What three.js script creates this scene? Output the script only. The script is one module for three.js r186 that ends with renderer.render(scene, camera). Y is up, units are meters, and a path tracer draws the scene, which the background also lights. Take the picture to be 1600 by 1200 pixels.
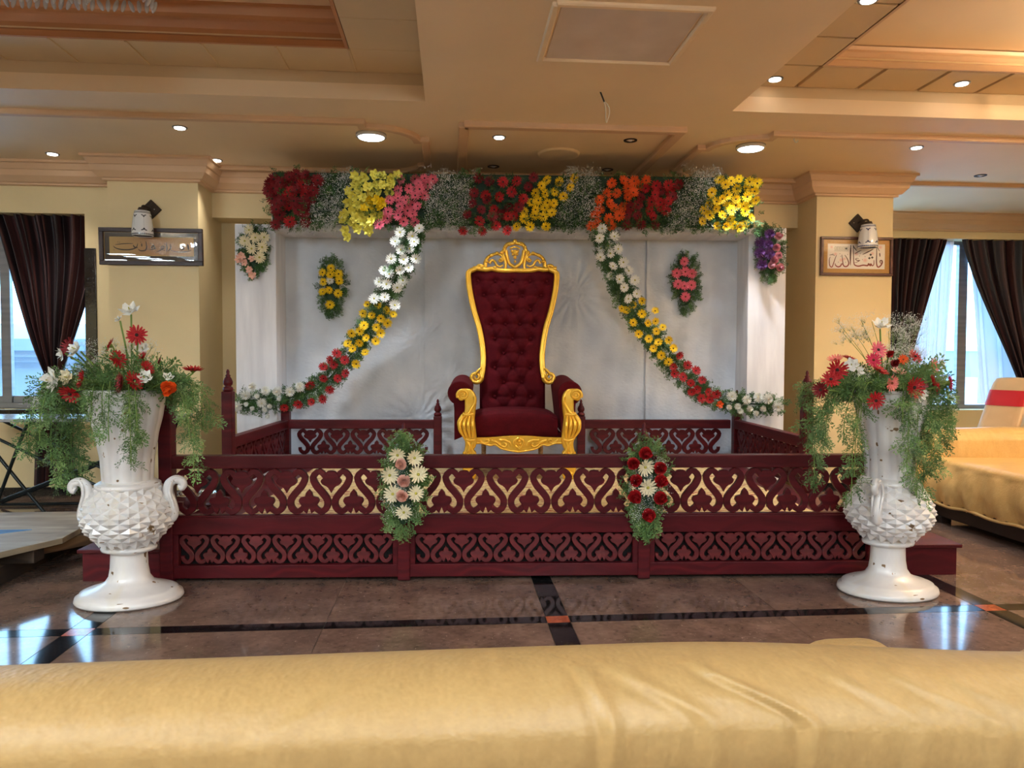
import * as THREE from 'three';
import { mergeGeometries, mergeVertices, toCreasedNormals } from 'three/addons/utils/BufferGeometryUtils.js';
import { RoundedBoxGeometry } from 'three/addons/geometries/RoundedBoxGeometry.js';
import { RectAreaLightUniformsLib } from 'three/addons/lights/RectAreaLightUniformsLib.js';

// ---------- camera, sky, exposure ----------
const scene = new THREE.Scene();
const F = 1140, EYE = new THREE.Vector3(0, 1.2, 0);
const camera = new THREE.PerspectiveCamera(2 * Math.atan(600 / F) * 180 / Math.PI, 4 / 3, 0.05, 200);
camera.position.copy(EYE);
camera.rotation.set(-Math.atan(40 / 1140), -Math.atan(94 / 1140), 0.0027, 'YXZ');
camera.updateMatrixWorld(true);
scene.background = new THREE.Color().setRGB(0.32, 0.63, 1.0);
scene.backgroundIntensity = 5.5;
const renderer = new THREE.WebGLRenderer({ antialias: true });
renderer.toneMapping = THREE.LinearToneMapping;
renderer.toneMappingExposure = 1.8;
renderer.shadowMap.enabled = true;
renderer.shadowMap.type = THREE.PCFSoftShadowMap;
RectAreaLightUniformsLib.init();
const COOL = new THREE.Color().setRGB(0.8, 0.9, 1.0), WARM = new THREE.Color().setRGB(1.0, 0.78, 0.5), NEUTRAL = new THREE.Color().setRGB(1.0, 0.95, 0.88), HALL = new THREE.Color().setRGB(0.76, 0.9, 1.0);
const POWER = { led: 9, spot: 1.6, panel: 21, chandelier: 16, hall: 46 };

// ---------- photograph pixels to directions; distances come from floor, walls and things ----------
const R3 = new THREE.Matrix3().setFromMatrix4(camera.matrixWorld);
const V3 = (x, y, z) => new THREE.Vector3(x, y, z);
const ray = (x, y) => V3((x - 800) / F, -(y - 600) / F, -1).applyMatrix3(R3);
const onY = (x, y, Y) => { const d = ray(x, y); return EYE.clone().addScaledVector(d, (Y - EYE.y) / d.y); };
const onZ = (x, y, Z) => { const d = ray(x, y); return EYE.clone().addScaledVector(d, (Z - EYE.z) / d.z); };
// the stage stands 2.7 degrees askew in the room: local u (right), y, v (backwards)
const TURN = Math.atan2(0.186, 3.92), SO = V3(0.416, 0, -3.88), SU = V3(Math.cos(TURN), 0, Math.sin(TURN)), SV = V3(Math.sin(TURN), 0, -Math.cos(TURN));
const S = (u, y, v) => SO.clone().addScaledVector(SU, u).addScaledVector(SV, v).setY(y);
const toS = (p) => { const q = p.clone().sub(SO); return V3(q.dot(SU), p.y, q.dot(SV)); };
const onV = (x, y, v) => { const d = ray(x, y), o = S(0, 0, v).sub(EYE); return toS(EYE.clone().addScaledVector(d, o.dot(SV) / d.dot(SV))); };   // (u, y, v)

// ---------- helpers ----------
let seed = 7;
const rnd = () => { seed = (seed * 1664525 + 1013904223) >>> 0; return seed / 4294967296; };
const rr = (a, b) => a + (b - a) * rnd();
const pick = (a) => a[Math.floor(rnd() * a.length)];
const lerp = (a, b, t) => a + (b - a) * t, clamp = (x, a = 0, b = 1) => Math.min(b, Math.max(a, x));
const smooth = (a, b, x) => { const t = clamp((x - a) / (b - a)); return t * t * (3 - 2 * t); };
const taken = new Map();
function numbered(n) { const k = taken.get(n) ?? 0; taken.set(n, k + 1); return k ? n + '_' + String(k).padStart(3, '0') : n; }
function shade(o) { o.traverse((m) => { if (m.isMesh) { m.castShadow = true; m.receiveShadow = true; } }); return o; }
function part(name, geo, mat, parent, label) { const m = new THREE.Mesh(geo, mat); m.name = name; m.castShadow = m.receiveShadow = true; if (label) m.userData.label = label; parent.add(m); return m; }
function group(name, parent) { const g = new THREE.Group(); g.name = name; parent.add(g); return g; }
function thing(name, label, category, pos = [0, 0, 0], turn = 0, grp) {
  const o = new THREE.Group(); o.name = numbered(name); scene.add(o);
  o.position.set(pos[0], pos[1], pos[2]); o.rotation.y = turn;
  o.userData = { label, category }; if (grp) o.userData.group = grp;
  return o;
}
function stageThing(name, label, category, u, y, v, grp, extra = 0) { const p = S(u, y, v); return thing(name, label, category, [p.x, p.y, p.z], -TURN + extra, grp); }
function struct(name, geo, mat, label) { const m = new THREE.Mesh(geo, mat); m.name = name; m.castShadow = m.receiveShadow = true; m.userData = { kind: 'structure', label, category: 'structure' }; delete m.userData.category; scene.add(m); return m; }
function structGroup(name, label) { const g = new THREE.Group(); g.name = name; g.userData = { kind: 'structure', label }; scene.add(g); return g; }
// box-projected uv in metres
function boxUV(g, s = 1, ou = 0, ov = 0) {
  const p = g.attributes.position, n = g.attributes.normal, uv = new Float32Array(p.count * 2);
  for (let i = 0; i < p.count; i++) {
    const ax = Math.abs(n.getX(i)), ay = Math.abs(n.getY(i)), az = Math.abs(n.getZ(i)), x = p.getX(i), y = p.getY(i), z = p.getZ(i);
    const [a, b] = ay >= ax && ay >= az ? [x, z] : ax >= az ? [z, y] : [x, y];
    uv[i * 2] = a * s + ou; uv[i * 2 + 1] = b * s + ov;
  }
  g.setAttribute('uv', new THREE.BufferAttribute(uv, 2)); return g;
}
const box = (x0, x1, y0, y1, z0, z1) => boxUV(new THREE.BoxGeometry(x1 - x0, y1 - y0, z1 - z0).translate((x0 + x1) / 2, (y0 + y1) / 2, (z0 + z1) / 2));
const rbox = (x0, x1, y0, y1, z0, z1, r = 0.006, s = 2) => boxUV(new RoundedBoxGeometry(x1 - x0, y1 - y0, z1 - z0, s, Math.min(r, (x1 - x0) / 2.01, (y1 - y0) / 2.01, (z1 - z0) / 2.01)).translate((x0 + x1) / 2, (y0 + y1) / 2, (z0 + z1) / 2));
const merge = (list) => mergeGeometries(list.map((g) => { let q = g.index ? g.toNonIndexed() : g.clone(); for (const k of Object.keys(q.attributes)) if (!['position', 'normal', 'uv'].includes(k)) q.deleteAttribute(k); if (!q.attributes.uv) boxUV(q); return q; }), false);
function grid(nu, nv, f, closedU = false) {   // f(u, v) -> [x, y, z]; smooth surface
  const pos = [], uv = [], idx = [];
  for (let j = 0; j <= nv; j++) for (let i = 0; i <= nu; i++) { const q = f(i / nu, j / nv); pos.push(q[0], q[1], q[2]); uv.push(q[3] ?? i / nu, q[4] ?? j / nv); }
  for (let j = 0; j < nv; j++) for (let i = 0; i < nu; i++) { const a = j * (nu + 1) + i, b = a + 1, c = a + nu + 1, d = c + 1; idx.push(a, b, d, a, d, c); }
  const g = new THREE.BufferGeometry(); g.setAttribute('position', new THREE.Float32BufferAttribute(pos, 3)); g.setAttribute('uv', new THREE.Float32BufferAttribute(uv, 2)); g.setIndex(idx);
  g.computeVertexNormals();
  if (closedU) { const n = g.attributes.normal; for (let j = 0; j <= nv; j++) { const a = j * (nu + 1), b = a + nu, v = V3(n.getX(a) + n.getX(b), n.getY(a) + n.getY(b), n.getZ(a) + n.getZ(b)).normalize(); n.setXYZ(a, v.x, v.y, v.z); n.setXYZ(b, v.x, v.y, v.z); } }
  return g;
}
const lathe = (pts, seg = 32) => new THREE.LatheGeometry(pts.map(([r, y]) => new THREE.Vector2(r, y)), seg);
const curve = (pts) => new THREE.CatmullRomCurve3(pts.map((p) => p.isVector3 ? p : V3(...p)), false, 'centripetal');
const tube = (pts, r, n = 24, k = 8) => new THREE.TubeGeometry(curve(pts), n, r, k, false);
function taperTube(pts, rad, n = 24, k = 8) {   // rad(t)
  const c = curve(pts), fr = c.computeFrenetFrames(n, false);
  const g = grid(k, n, (u, v) => { const i = Math.round(v * n), p = c.getPointAt(v), a = u * Math.PI * 2, r = rad(v); return [p.x + (fr.normals[i].x * Math.cos(a) + fr.binormals[i].x * Math.sin(a)) * r, p.y + (fr.normals[i].y * Math.cos(a) + fr.binormals[i].y * Math.sin(a)) * r, p.z + (fr.normals[i].z * Math.cos(a) + fr.binormals[i].z * Math.sin(a)) * r]; }, true);
  return g;
}
function extrude(shape, depth, bevel = 0.002, seg = 6) { return boxUV(new THREE.ExtrudeGeometry(shape, { depth, bevelEnabled: bevel > 0, bevelThickness: bevel, bevelSize: bevel, bevelOffset: -bevel, bevelSegments: 1, curveSegments: seg })); }
function shapeOf(pts, closed = true) { const s = new THREE.Shape(); pts.forEach(([x, y], i) => i ? s.lineTo(x, y) : s.moveTo(x, y)); if (closed) s.closePath(); return s; }
function spline2(pts, n) { const c = new THREE.SplineCurve(pts.map(([x, y]) => new THREE.Vector2(x, y))); return c.getPoints(n); }
function bandShape(pts, w, n) {   // ribbon of width w(t) along a spline
  const c = spline2(pts, n), L = [], Rr = [];
  c.forEach((p, i) => { const a = c[Math.max(0, i - 1)], b = c[Math.min(n, i + 1)], d = new THREE.Vector2().subVectors(b, a).normalize(), h = w(i / n) / 2; L.push([p.x - d.y * h, p.y + d.x * h]); Rr.push([p.x + d.y * h, p.y - d.x * h]); });
  return shapeOf([...L, ...Rr.reverse()]);
}
// ---------- computed textures ----------
const PERM = (() => { const p = [...Array(256).keys()]; let s = 99; for (let i = 255; i > 0; i--) { s = (s * 1664525 + 1013904223) >>> 0; const j = s % (i + 1); [p[i], p[j]] = [p[j], p[i]]; } return p; })();
function vnoise(x, y, px, py) {   // periodic value noise
  const ix = Math.floor(x), iy = Math.floor(y), fx = x - ix, fy = y - iy, sx = fx * fx * (3 - 2 * fx), sy = fy * fy * (3 - 2 * fy);
  const h = (a, b) => PERM[(PERM[((a % px) + px) % px & 255] + ((b % py) + py) % py) & 255] / 255;
  return lerp(lerp(h(ix, iy), h(ix + 1, iy), sx), lerp(h(ix, iy + 1), h(ix + 1, iy + 1), sx), sy);
}
function fbm(u, v, fx, fy, oct = 4) { let s = 0, a = 0.5, t = 0; for (let i = 0; i < oct; i++) { s += a * vnoise(u * fx, v * fy, fx, fy); t += a; a *= 0.5; fx *= 2; fy *= 2; } return s / t; }
function tex(n, f, repeat = 1, srgb = true) {
  const d = new Uint8Array(n * n * 4);
  for (let j = 0; j < n; j++) for (let i = 0; i < n; i++) { const c = f(i / n, j / n), o = (j * n + i) * 4; for (let k = 0; k < 3; k++) d[o + k] = clamp(Array.isArray(c) ? c[k] : c) * 255; d[o + 3] = 255; }
  const t = new THREE.DataTexture(d, n, n); t.wrapS = t.wrapT = THREE.RepeatWrapping; t.magFilter = THREE.LinearFilter; t.minFilter = THREE.LinearFilter; t.repeat.set(repeat, repeat);
  if (srgb) t.colorSpace = THREE.SRGBColorSpace; t.needsUpdate = true; return t;
}
const mix3 = (a, b, t) => [lerp(a[0], b[0], t), lerp(a[1], b[1], t), lerp(a[2], b[2], t)];
const rgb = (r, g, b) => [r / 255, g / 255, b / 255];
const std = (o) => new THREE.MeshStandardMaterial(o), phys = (o) => new THREE.MeshPhysicalMaterial(o);
const plasterBump = tex(256, (u, v) => 0.4 * fbm(u, v, 24, 24, 3) + 0.6 * fbm(u, v, 4, 4, 2), 1, false);
const plasterTone = (c, k) => tex(256, (u, v) => mix3(c.map((x) => x * (1 - k)), c, fbm(u, v, 5, 5, 5)), 0.5);
const M = {};
M.wall = std({ map: plasterTone(rgb(230, 206, 156), 0.05), roughness: 0.62, bumpMap: plasterBump, bumpScale: 0.002 });
M.ceiling = std({ map: plasterTone(rgb(247, 219, 180), 0.045), roughness: 0.6, bumpMap: plasterBump, bumpScale: 0.002 });
M.panel = std({ map: plasterTone(rgb(222, 194, 152), 0.05), roughness: 0.6 });
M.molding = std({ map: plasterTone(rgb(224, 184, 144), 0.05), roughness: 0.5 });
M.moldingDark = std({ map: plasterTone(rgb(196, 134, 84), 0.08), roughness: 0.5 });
M.hatch = std({ map: tex(256, (u, v) => mix3(rgb(206, 186, 170), rgb(226, 208, 194), fbm(u, v, 6, 6, 5)), 1), roughness: 0.7 });
const granite = (a, b, c) => (u, v) => { const n = fbm(u, v, 10, 10, 5), f = fbm(u + 0.37, v + 0.11, 64, 64, 2), k = fbm(u, v + 0.5, 128, 128, 1); let q = mix3(a, b, clamp(n * 1.6 - 0.35 + (f - 0.5) * 0.7)); if (k > 0.93) q = mix3(q, c, 0.55); if (f < 0.2) q = q.map((x) => x * 0.9); return q; };
M.tile = phys({ map: tex(512, granite(rgb(98, 78, 68), rgb(138, 112, 98), rgb(200, 178, 156)), 1), roughness: 0.07, ior: 1.52 });
M.tileB = phys({ map: tex(512, granite(rgb(102, 82, 72), rgb(132, 106, 92), rgb(190, 168, 146)), 1), roughness: 0.08, ior: 1.52 });
M.black = phys({ map: tex(256, granite(rgb(16, 15, 16), rgb(38, 36, 36), rgb(120, 118, 116)), 1), roughness: 0.07, ior: 1.52 });
M.orange = phys({ map: tex(256, granite(rgb(150, 70, 42), rgb(196, 98, 58), rgb(210, 140, 100)), 1), roughness: 0.13, ior: 1.52 });
M.grout = std({ color: 0x8a7c6c, roughness: 0.9 });
const grain = (a, b, fx = 3, fy = 40) => (u, v) => { const w = fbm(u, v, 4, 4, 3) * 0.12; return mix3(a, b, clamp(fbm(u, v + w, fx, fy, 4) * 1.5 - 0.25)); };
M.maroon = phys({ map: tex(512, grain(rgb(62, 13, 19), rgb(90, 21, 27)), 1), roughness: 0.42, clearcoat: 0.08, clearcoatRoughness: 0.2, specularIntensity: 0.35 });
M.maroonDeep = phys({ map: tex(256, grain(rgb(76, 17, 22), rgb(102, 26, 30)), 1), roughness: 0.4, clearcoat: 0.15, clearcoatRoughness: 0.3 });
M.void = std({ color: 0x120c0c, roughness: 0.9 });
M.gold = phys({ map: tex(256, (u, v) => mix3(rgb(238, 178, 46), rgb(254, 212, 92), fbm(u, v, 7, 7, 4)), 3), metalness: 0.5, roughness: 0.26 });
const velvetMap = (a, b) => tex(512, (u, v) => mix3(a, b, clamp(0.25 + 0.75 * fbm(u, v, 9, 9, 4) + (fbm(u, v, 90, 90, 2) - 0.5) * 0.5)), 2);
M.velvet = phys({ map: velvetMap(rgb(56, 2, 10), rgb(88, 7, 20)), roughness: 0.85, specularIntensity: 0.3, sheen: 0.15, sheenRoughness: 0.4, sheenColor: new THREE.Color().setRGB(0.3, 0.01, 0.03) });
M.wood = std({ map: tex(256, grain(rgb(150, 112, 72), rgb(196, 156, 108)), 1), roughness: 0.6 });
M.cloth = std({ map: tex(512, (u, v) => mix3(rgb(194, 199, 207), rgb(224, 227, 232), clamp(fbm(u, v, 6, 6, 5) * 1.3 - 0.15)), 0.7), roughness: 0.72, bumpMap: tex(512, (u, v) => 0.6 * fbm(u, v, 40, 60, 3) + 0.4 * Math.abs(fbm(u, v, 9, 12, 4) - 0.5) * 2, 1, false), bumpScale: 0.004 });
M.whitePaint = std({ map: tex(512, (u, v) => { const d = fbm(u, v, 24, 3, 4); return mix3(rgb(212, 211, 216), rgb(234, 233, 236), clamp(d * 1.5 - 0.2)); }, 0.8), roughness: 0.55, bumpMap: plasterBump, bumpScale: 0.002 });
M.sheer = phys({ color: new THREE.Color().setRGB(0.86, 0.9, 0.98), roughness: 0.9, transmission: 0.17, thickness: 0 });
M.curtain = phys({ map: tex(512, (u, v) => { const s = fbm(u, 0, 48, 1, 2), t = fbm(u, v, 90, 4, 2); return mix3(rgb(30, 17, 21), rgb(92, 50, 46), clamp((s - 0.42) * 3.2) * 0.8 + (t - 0.5) * 0.25); }, 1), roughness: 0.55, sheen: 0.3, sheenRoughness: 0.5, sheenColor: new THREE.Color().setRGB(0.2, 0.11, 0.1) });
M.alu = std({ map: tex(128, (u, v) => mix3(rgb(120, 120, 124), rgb(148, 148, 150), fbm(u, v, 3, 40, 3)), 1), metalness: 0.45, roughness: 0.4 });
M.glass = phys({ color: 0xffffff, roughness: 0.0, transmission: 1, thickness: 0, ior: 1.45 });
M.darkSteel = std({ color: 0x1d2426, metalness: 0.5, roughness: 0.28 });
M.chrome = std({ color: 0xcfd2d4, metalness: 1, roughness: 0.12 });
M.plasticBlack = std({ color: 0x0d0d0f, roughness: 0.45 });
M.tableTop = phys({ map: tex(256, (u, v) => mix3(rgb(132, 134, 138), rgb(170, 172, 176), fbm(u, v, 6, 6, 4)), 1), roughness: 0.22 });
const plyFn = (a, b) => (u, v) => { const n = fbm(u, v, 5, 26, 4), s = fbm(u, v, 7, 7, 4); return mix3(mix3(a, b, clamp(n * 1.5 - 0.25)), rgb(88, 78, 66), clamp((s - 0.56) * 2.4)); };
M.ply = std({ map: tex(512, plyFn(rgb(130, 114, 92), rgb(176, 160, 132)), 0.7), roughness: 0.6 });
M.timber = std({ map: tex(256, grain(rgb(62, 44, 30), rgb(128, 98, 64), 3, 30), 1), roughness: 0.8 });
M.timberDark = std({ map: tex(256, grain(rgb(34, 25, 19), rgb(74, 56, 40), 3, 30), 1), roughness: 0.85 });
M.blueSheet = phys({ color: 0x6a9acc, roughness: 0.12 });
M.mat = std({ map: tex(1024, (u, v) => { const row = Math.floor(v * 60), fr = v * 60 - row, sh = PERM[row & 255] / 255, n = vnoise((u + sh) * 24, row * 1.7, 24, 256); let q = mix3(rgb(190, 160, 100), rgb(224, 200, 146), fbm(u, v, 40, 128, 2)); if (n > 0.7 && fr > 0.15) q = mix3(q, rgb(140, 30, 28), clamp((n - 0.7) * 9)); if (fr < 0.15) q = q.map((x) => x * 0.78); return q; }, 1.1), roughness: 0.75 });
M.pearl = phys({ map: tex(1024, (u, v) => { const n = fbm(u, v, 8, 8, 4), c = fbm(u + 0.3, v + 0.7, 22, 22, 3), d = fbm(u, v, 12, 3, 4); let q = mix3(rgb(206, 202, 202), rgb(240, 236, 230), n); q = mix3(q, rgb(214, 202, 180), clamp((d - 0.6) * 2.2)); if (c > 0.8) q = mix3(q, rgb(120, 92, 60), clamp((c - 0.8) * 40)); return q; }, 1), roughness: 0.36, clearcoat: 0.35, clearcoatRoughness: 0.22, metalness: 0.05 });
const satinBump = tex(512, (u, v) => 0.7 * fbm(u, v, 160, 90, 2) + 0.3 * fbm(u, v, 12, 12, 3), 1, false);
M.satin = phys({ map: tex(512, (u, v) => mix3(rgb(158, 125, 76), rgb(178, 145, 92), clamp(0.55 * fbm(u, v, 70, 24, 3) + 0.45 * fbm(u, v, 200, 200, 2))), 1), roughness: 0.46, bumpMap: satinBump, bumpScale: 0.0012 });
M.satinGold = phys({ map: tex(512, (u, v) => mix3(rgb(196, 156, 92), rgb(220, 184, 120), clamp(0.6 * fbm(u, v, 40, 14, 3) + 0.4 * fbm(u, v, 160, 160, 2))), 1), roughness: 0.36, bumpMap: satinBump, bumpScale: 0.0012 });
M.satinPale = phys({ map: tex(256, (u, v) => mix3(rgb(206, 168, 124), rgb(228, 194, 150), fbm(u, v, 20, 8, 4)), 1), roughness: 0.48 });
M.redSatin = phys({ map: tex(128, (u, v) => mix3(rgb(184, 24, 34), rgb(216, 44, 54), fbm(u, v, 12, 6, 3)), 1), roughness: 0.42 });
M.sofaFoot = std({ color: 0x1c0f0d, roughness: 0.5 });
M.ceramic = phys({ color: 0xe9e9ea, roughness: 0.12, clearcoat: 0.6, clearcoatRoughness: 0.05 });
M.wire = std({ color: 0xe6dcc4, roughness: 0.5 });
M.greenWire = std({ color: 0x24402a, roughness: 0.7 });
M.crystal = phys({ color: 0xd8d4d0, roughness: 0.06, transmission: 0.35, thickness: 0, ior: 1.8, specularIntensity: 1 });
const glow = (c, k) => std({ color: 0xffffff, emissive: c, emissiveIntensity: k, roughness: 0.4 });
M.ledGlow = glow(COOL, 9); M.spotGlow = glow(new THREE.Color().setRGB(1, 0.96, 0.88), 8); M.panelGlow = glow(COOL, 7); M.bulbGlow = glow(WARM, 12);

// ================= the setting =================
const Y1 = 2.85, Y2 = 3.02, ROOF = 3.5, XL = -10, XR = 6.9, ZB = -6.72, ZF = 10, ZA = -7.95, ZP = -6.36, ZWL = -6.6;
// ---- floor: granite tiles, black bands, terracotta insets ----
{
  const floor = struct('floor', box(XL - 0.3, XR + 0.3, -0.3, -0.004, -8.6, ZF + 0.3), M.grout, 'polished brown granite floor with black bands and terracotta insets');
  const P = 2.1125, g = 0.0016, bw = 0.107, bz = 0.085, bx0 = -1.68, bz0 = -3.335;
  const tw = (P - bw) / 2, tz = (P - bz) / 2;
  const variants = [0, 1, 2, 3].map((k) => boxUV(new THREE.BoxGeometry(tw - 2 * g, 0.03, tz - 2 * g), 0.8, k * 0.31, k * 0.57));
  const strips = [0, 1].map((k) => boxUV(new THREE.BoxGeometry(bw - 2 * g, 0.03, tz - 2 * g), 1, k * 0.3, k * 0.2)), strips2 = [0, 1].map((k) => boxUV(new THREE.BoxGeometry(tw - 2 * g, 0.03, bz - 2 * g), 1, k * 0.3, k * 0.2));
  const inset = boxUV(new THREE.BoxGeometry(bw - 2 * g, 0.03, bz - 2 * g), 2);
  const put = (n, geo, m, x, z) => { if (x < XL - 0.6 || x > XR + 0.6 || z < -8.6 || z > ZF) return; part(n, geo, m, floor).position.set(x, -0.015, z); };
  for (let i = -4; i < 4; i++) for (let j = -3; j < 7; j++) {
    const x = bx0 + i * P, z = bz0 + j * P;
    put('inset', inset, M.orange, x + bw / 2, z + bz / 2);
    for (const a of [0, 1]) {
      put('band', strips[a], M.black, x + bw / 2, z + bz + tz * (a + 0.5));
      put('band', strips2[a], M.black, x + bw + tw * (a + 0.5), z + bz / 2);
      for (const b of [0, 1]) put('tile', variants[(i * 3 + j + a * 2 + b + 40) % 4], (i + j + a + b) & 1 ? M.tile : M.tileB, x + bw + tw * (a + 0.5), z + bz + tz * (b + 0.5));
    }
  }
}
// ---- sweep of a profile along a floor-plan path (outward side: to the right of travel) ----
function sweep(path, profile) {   // profile [[out, y]...]
  const n = path.length, geos = [], off = [];
  for (let i = 0; i < n; i++) {
    const d0 = i ? [path[i][0] - path[i - 1][0], path[i][1] - path[i - 1][1]] : null, d1 = i < n - 1 ? [path[i + 1][0] - path[i][0], path[i + 1][1] - path[i][1]] : null;
    const nn = (d) => { const l = Math.hypot(...d); return [-d[1] / l, d[0] / l]; };
    const a = nn(d0 ?? d1), b = nn(d1 ?? d0), k = 1 + a[0] * b[0] + a[1] * b[1];
    off.push([(a[0] + b[0]) / k, (a[1] + b[1]) / k]);
  }
  for (let i = 0; i < n - 1; i++) for (let j = 0; j < profile.length - 1; j++) {
    const q = (a, p) => [path[a][0] + off[a][0] * p[0], p[1], path[a][1] + off[a][1] * p[0]];
    const A = q(i, profile[j]), B = q(i + 1, profile[j]), C = q(i + 1, profile[j + 1]), D = q(i, profile[j + 1]);
    const g = new THREE.BufferGeometry(); g.setAttribute('position', new THREE.Float32BufferAttribute([...A, ...B, ...C, ...A, ...C, ...D], 3)); g.computeVertexNormals(); geos.push(boxUV(g));
  }
  return merge(geos);
}
// flat ribbon along a plan polyline, hanging below the ceiling
function ribbon(pts, w, y0, y1) {
  const n = pts.length, L = [], Rt = [];
  for (let i = 0; i < n; i++) {
    const a = pts[Math.max(0, i - 1)], b = pts[i], c = pts[Math.min(n - 1, i + 1)], nn = (p, q) => { const l = Math.hypot(q[0] - p[0], q[1] - p[1]) || 1; return [-(q[1] - p[1]) / l, (q[0] - p[0]) / l]; };
    const u = i ? nn(a, b) : nn(b, c), v = i < n - 1 ? nn(b, c) : nn(a, b), k = Math.max(0.5, 1 + u[0] * v[0] + u[1] * v[1]), m = [(u[0] + v[0]) / k, (u[1] + v[1]) / k];
    L.push([b[0] + m[0] * w / 2, -(b[1] + m[1] * w / 2)]); Rt.push([b[0] - m[0] * w / 2, -(b[1] - m[1] * w / 2)]);
  }
  const g = new THREE.ExtrudeGeometry(shapeOf([...L, ...Rt.reverse()]), { depth: y1 - y0, bevelEnabled: true, bevelThickness: 0.007, bevelSize: 0.007, bevelOffset: -0.007, bevelSegments: 1 });
  g.rotateX(-Math.PI / 2).translate(0, y0, 0); g.computeVertexNormals(); return boxUV(g);
}
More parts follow.
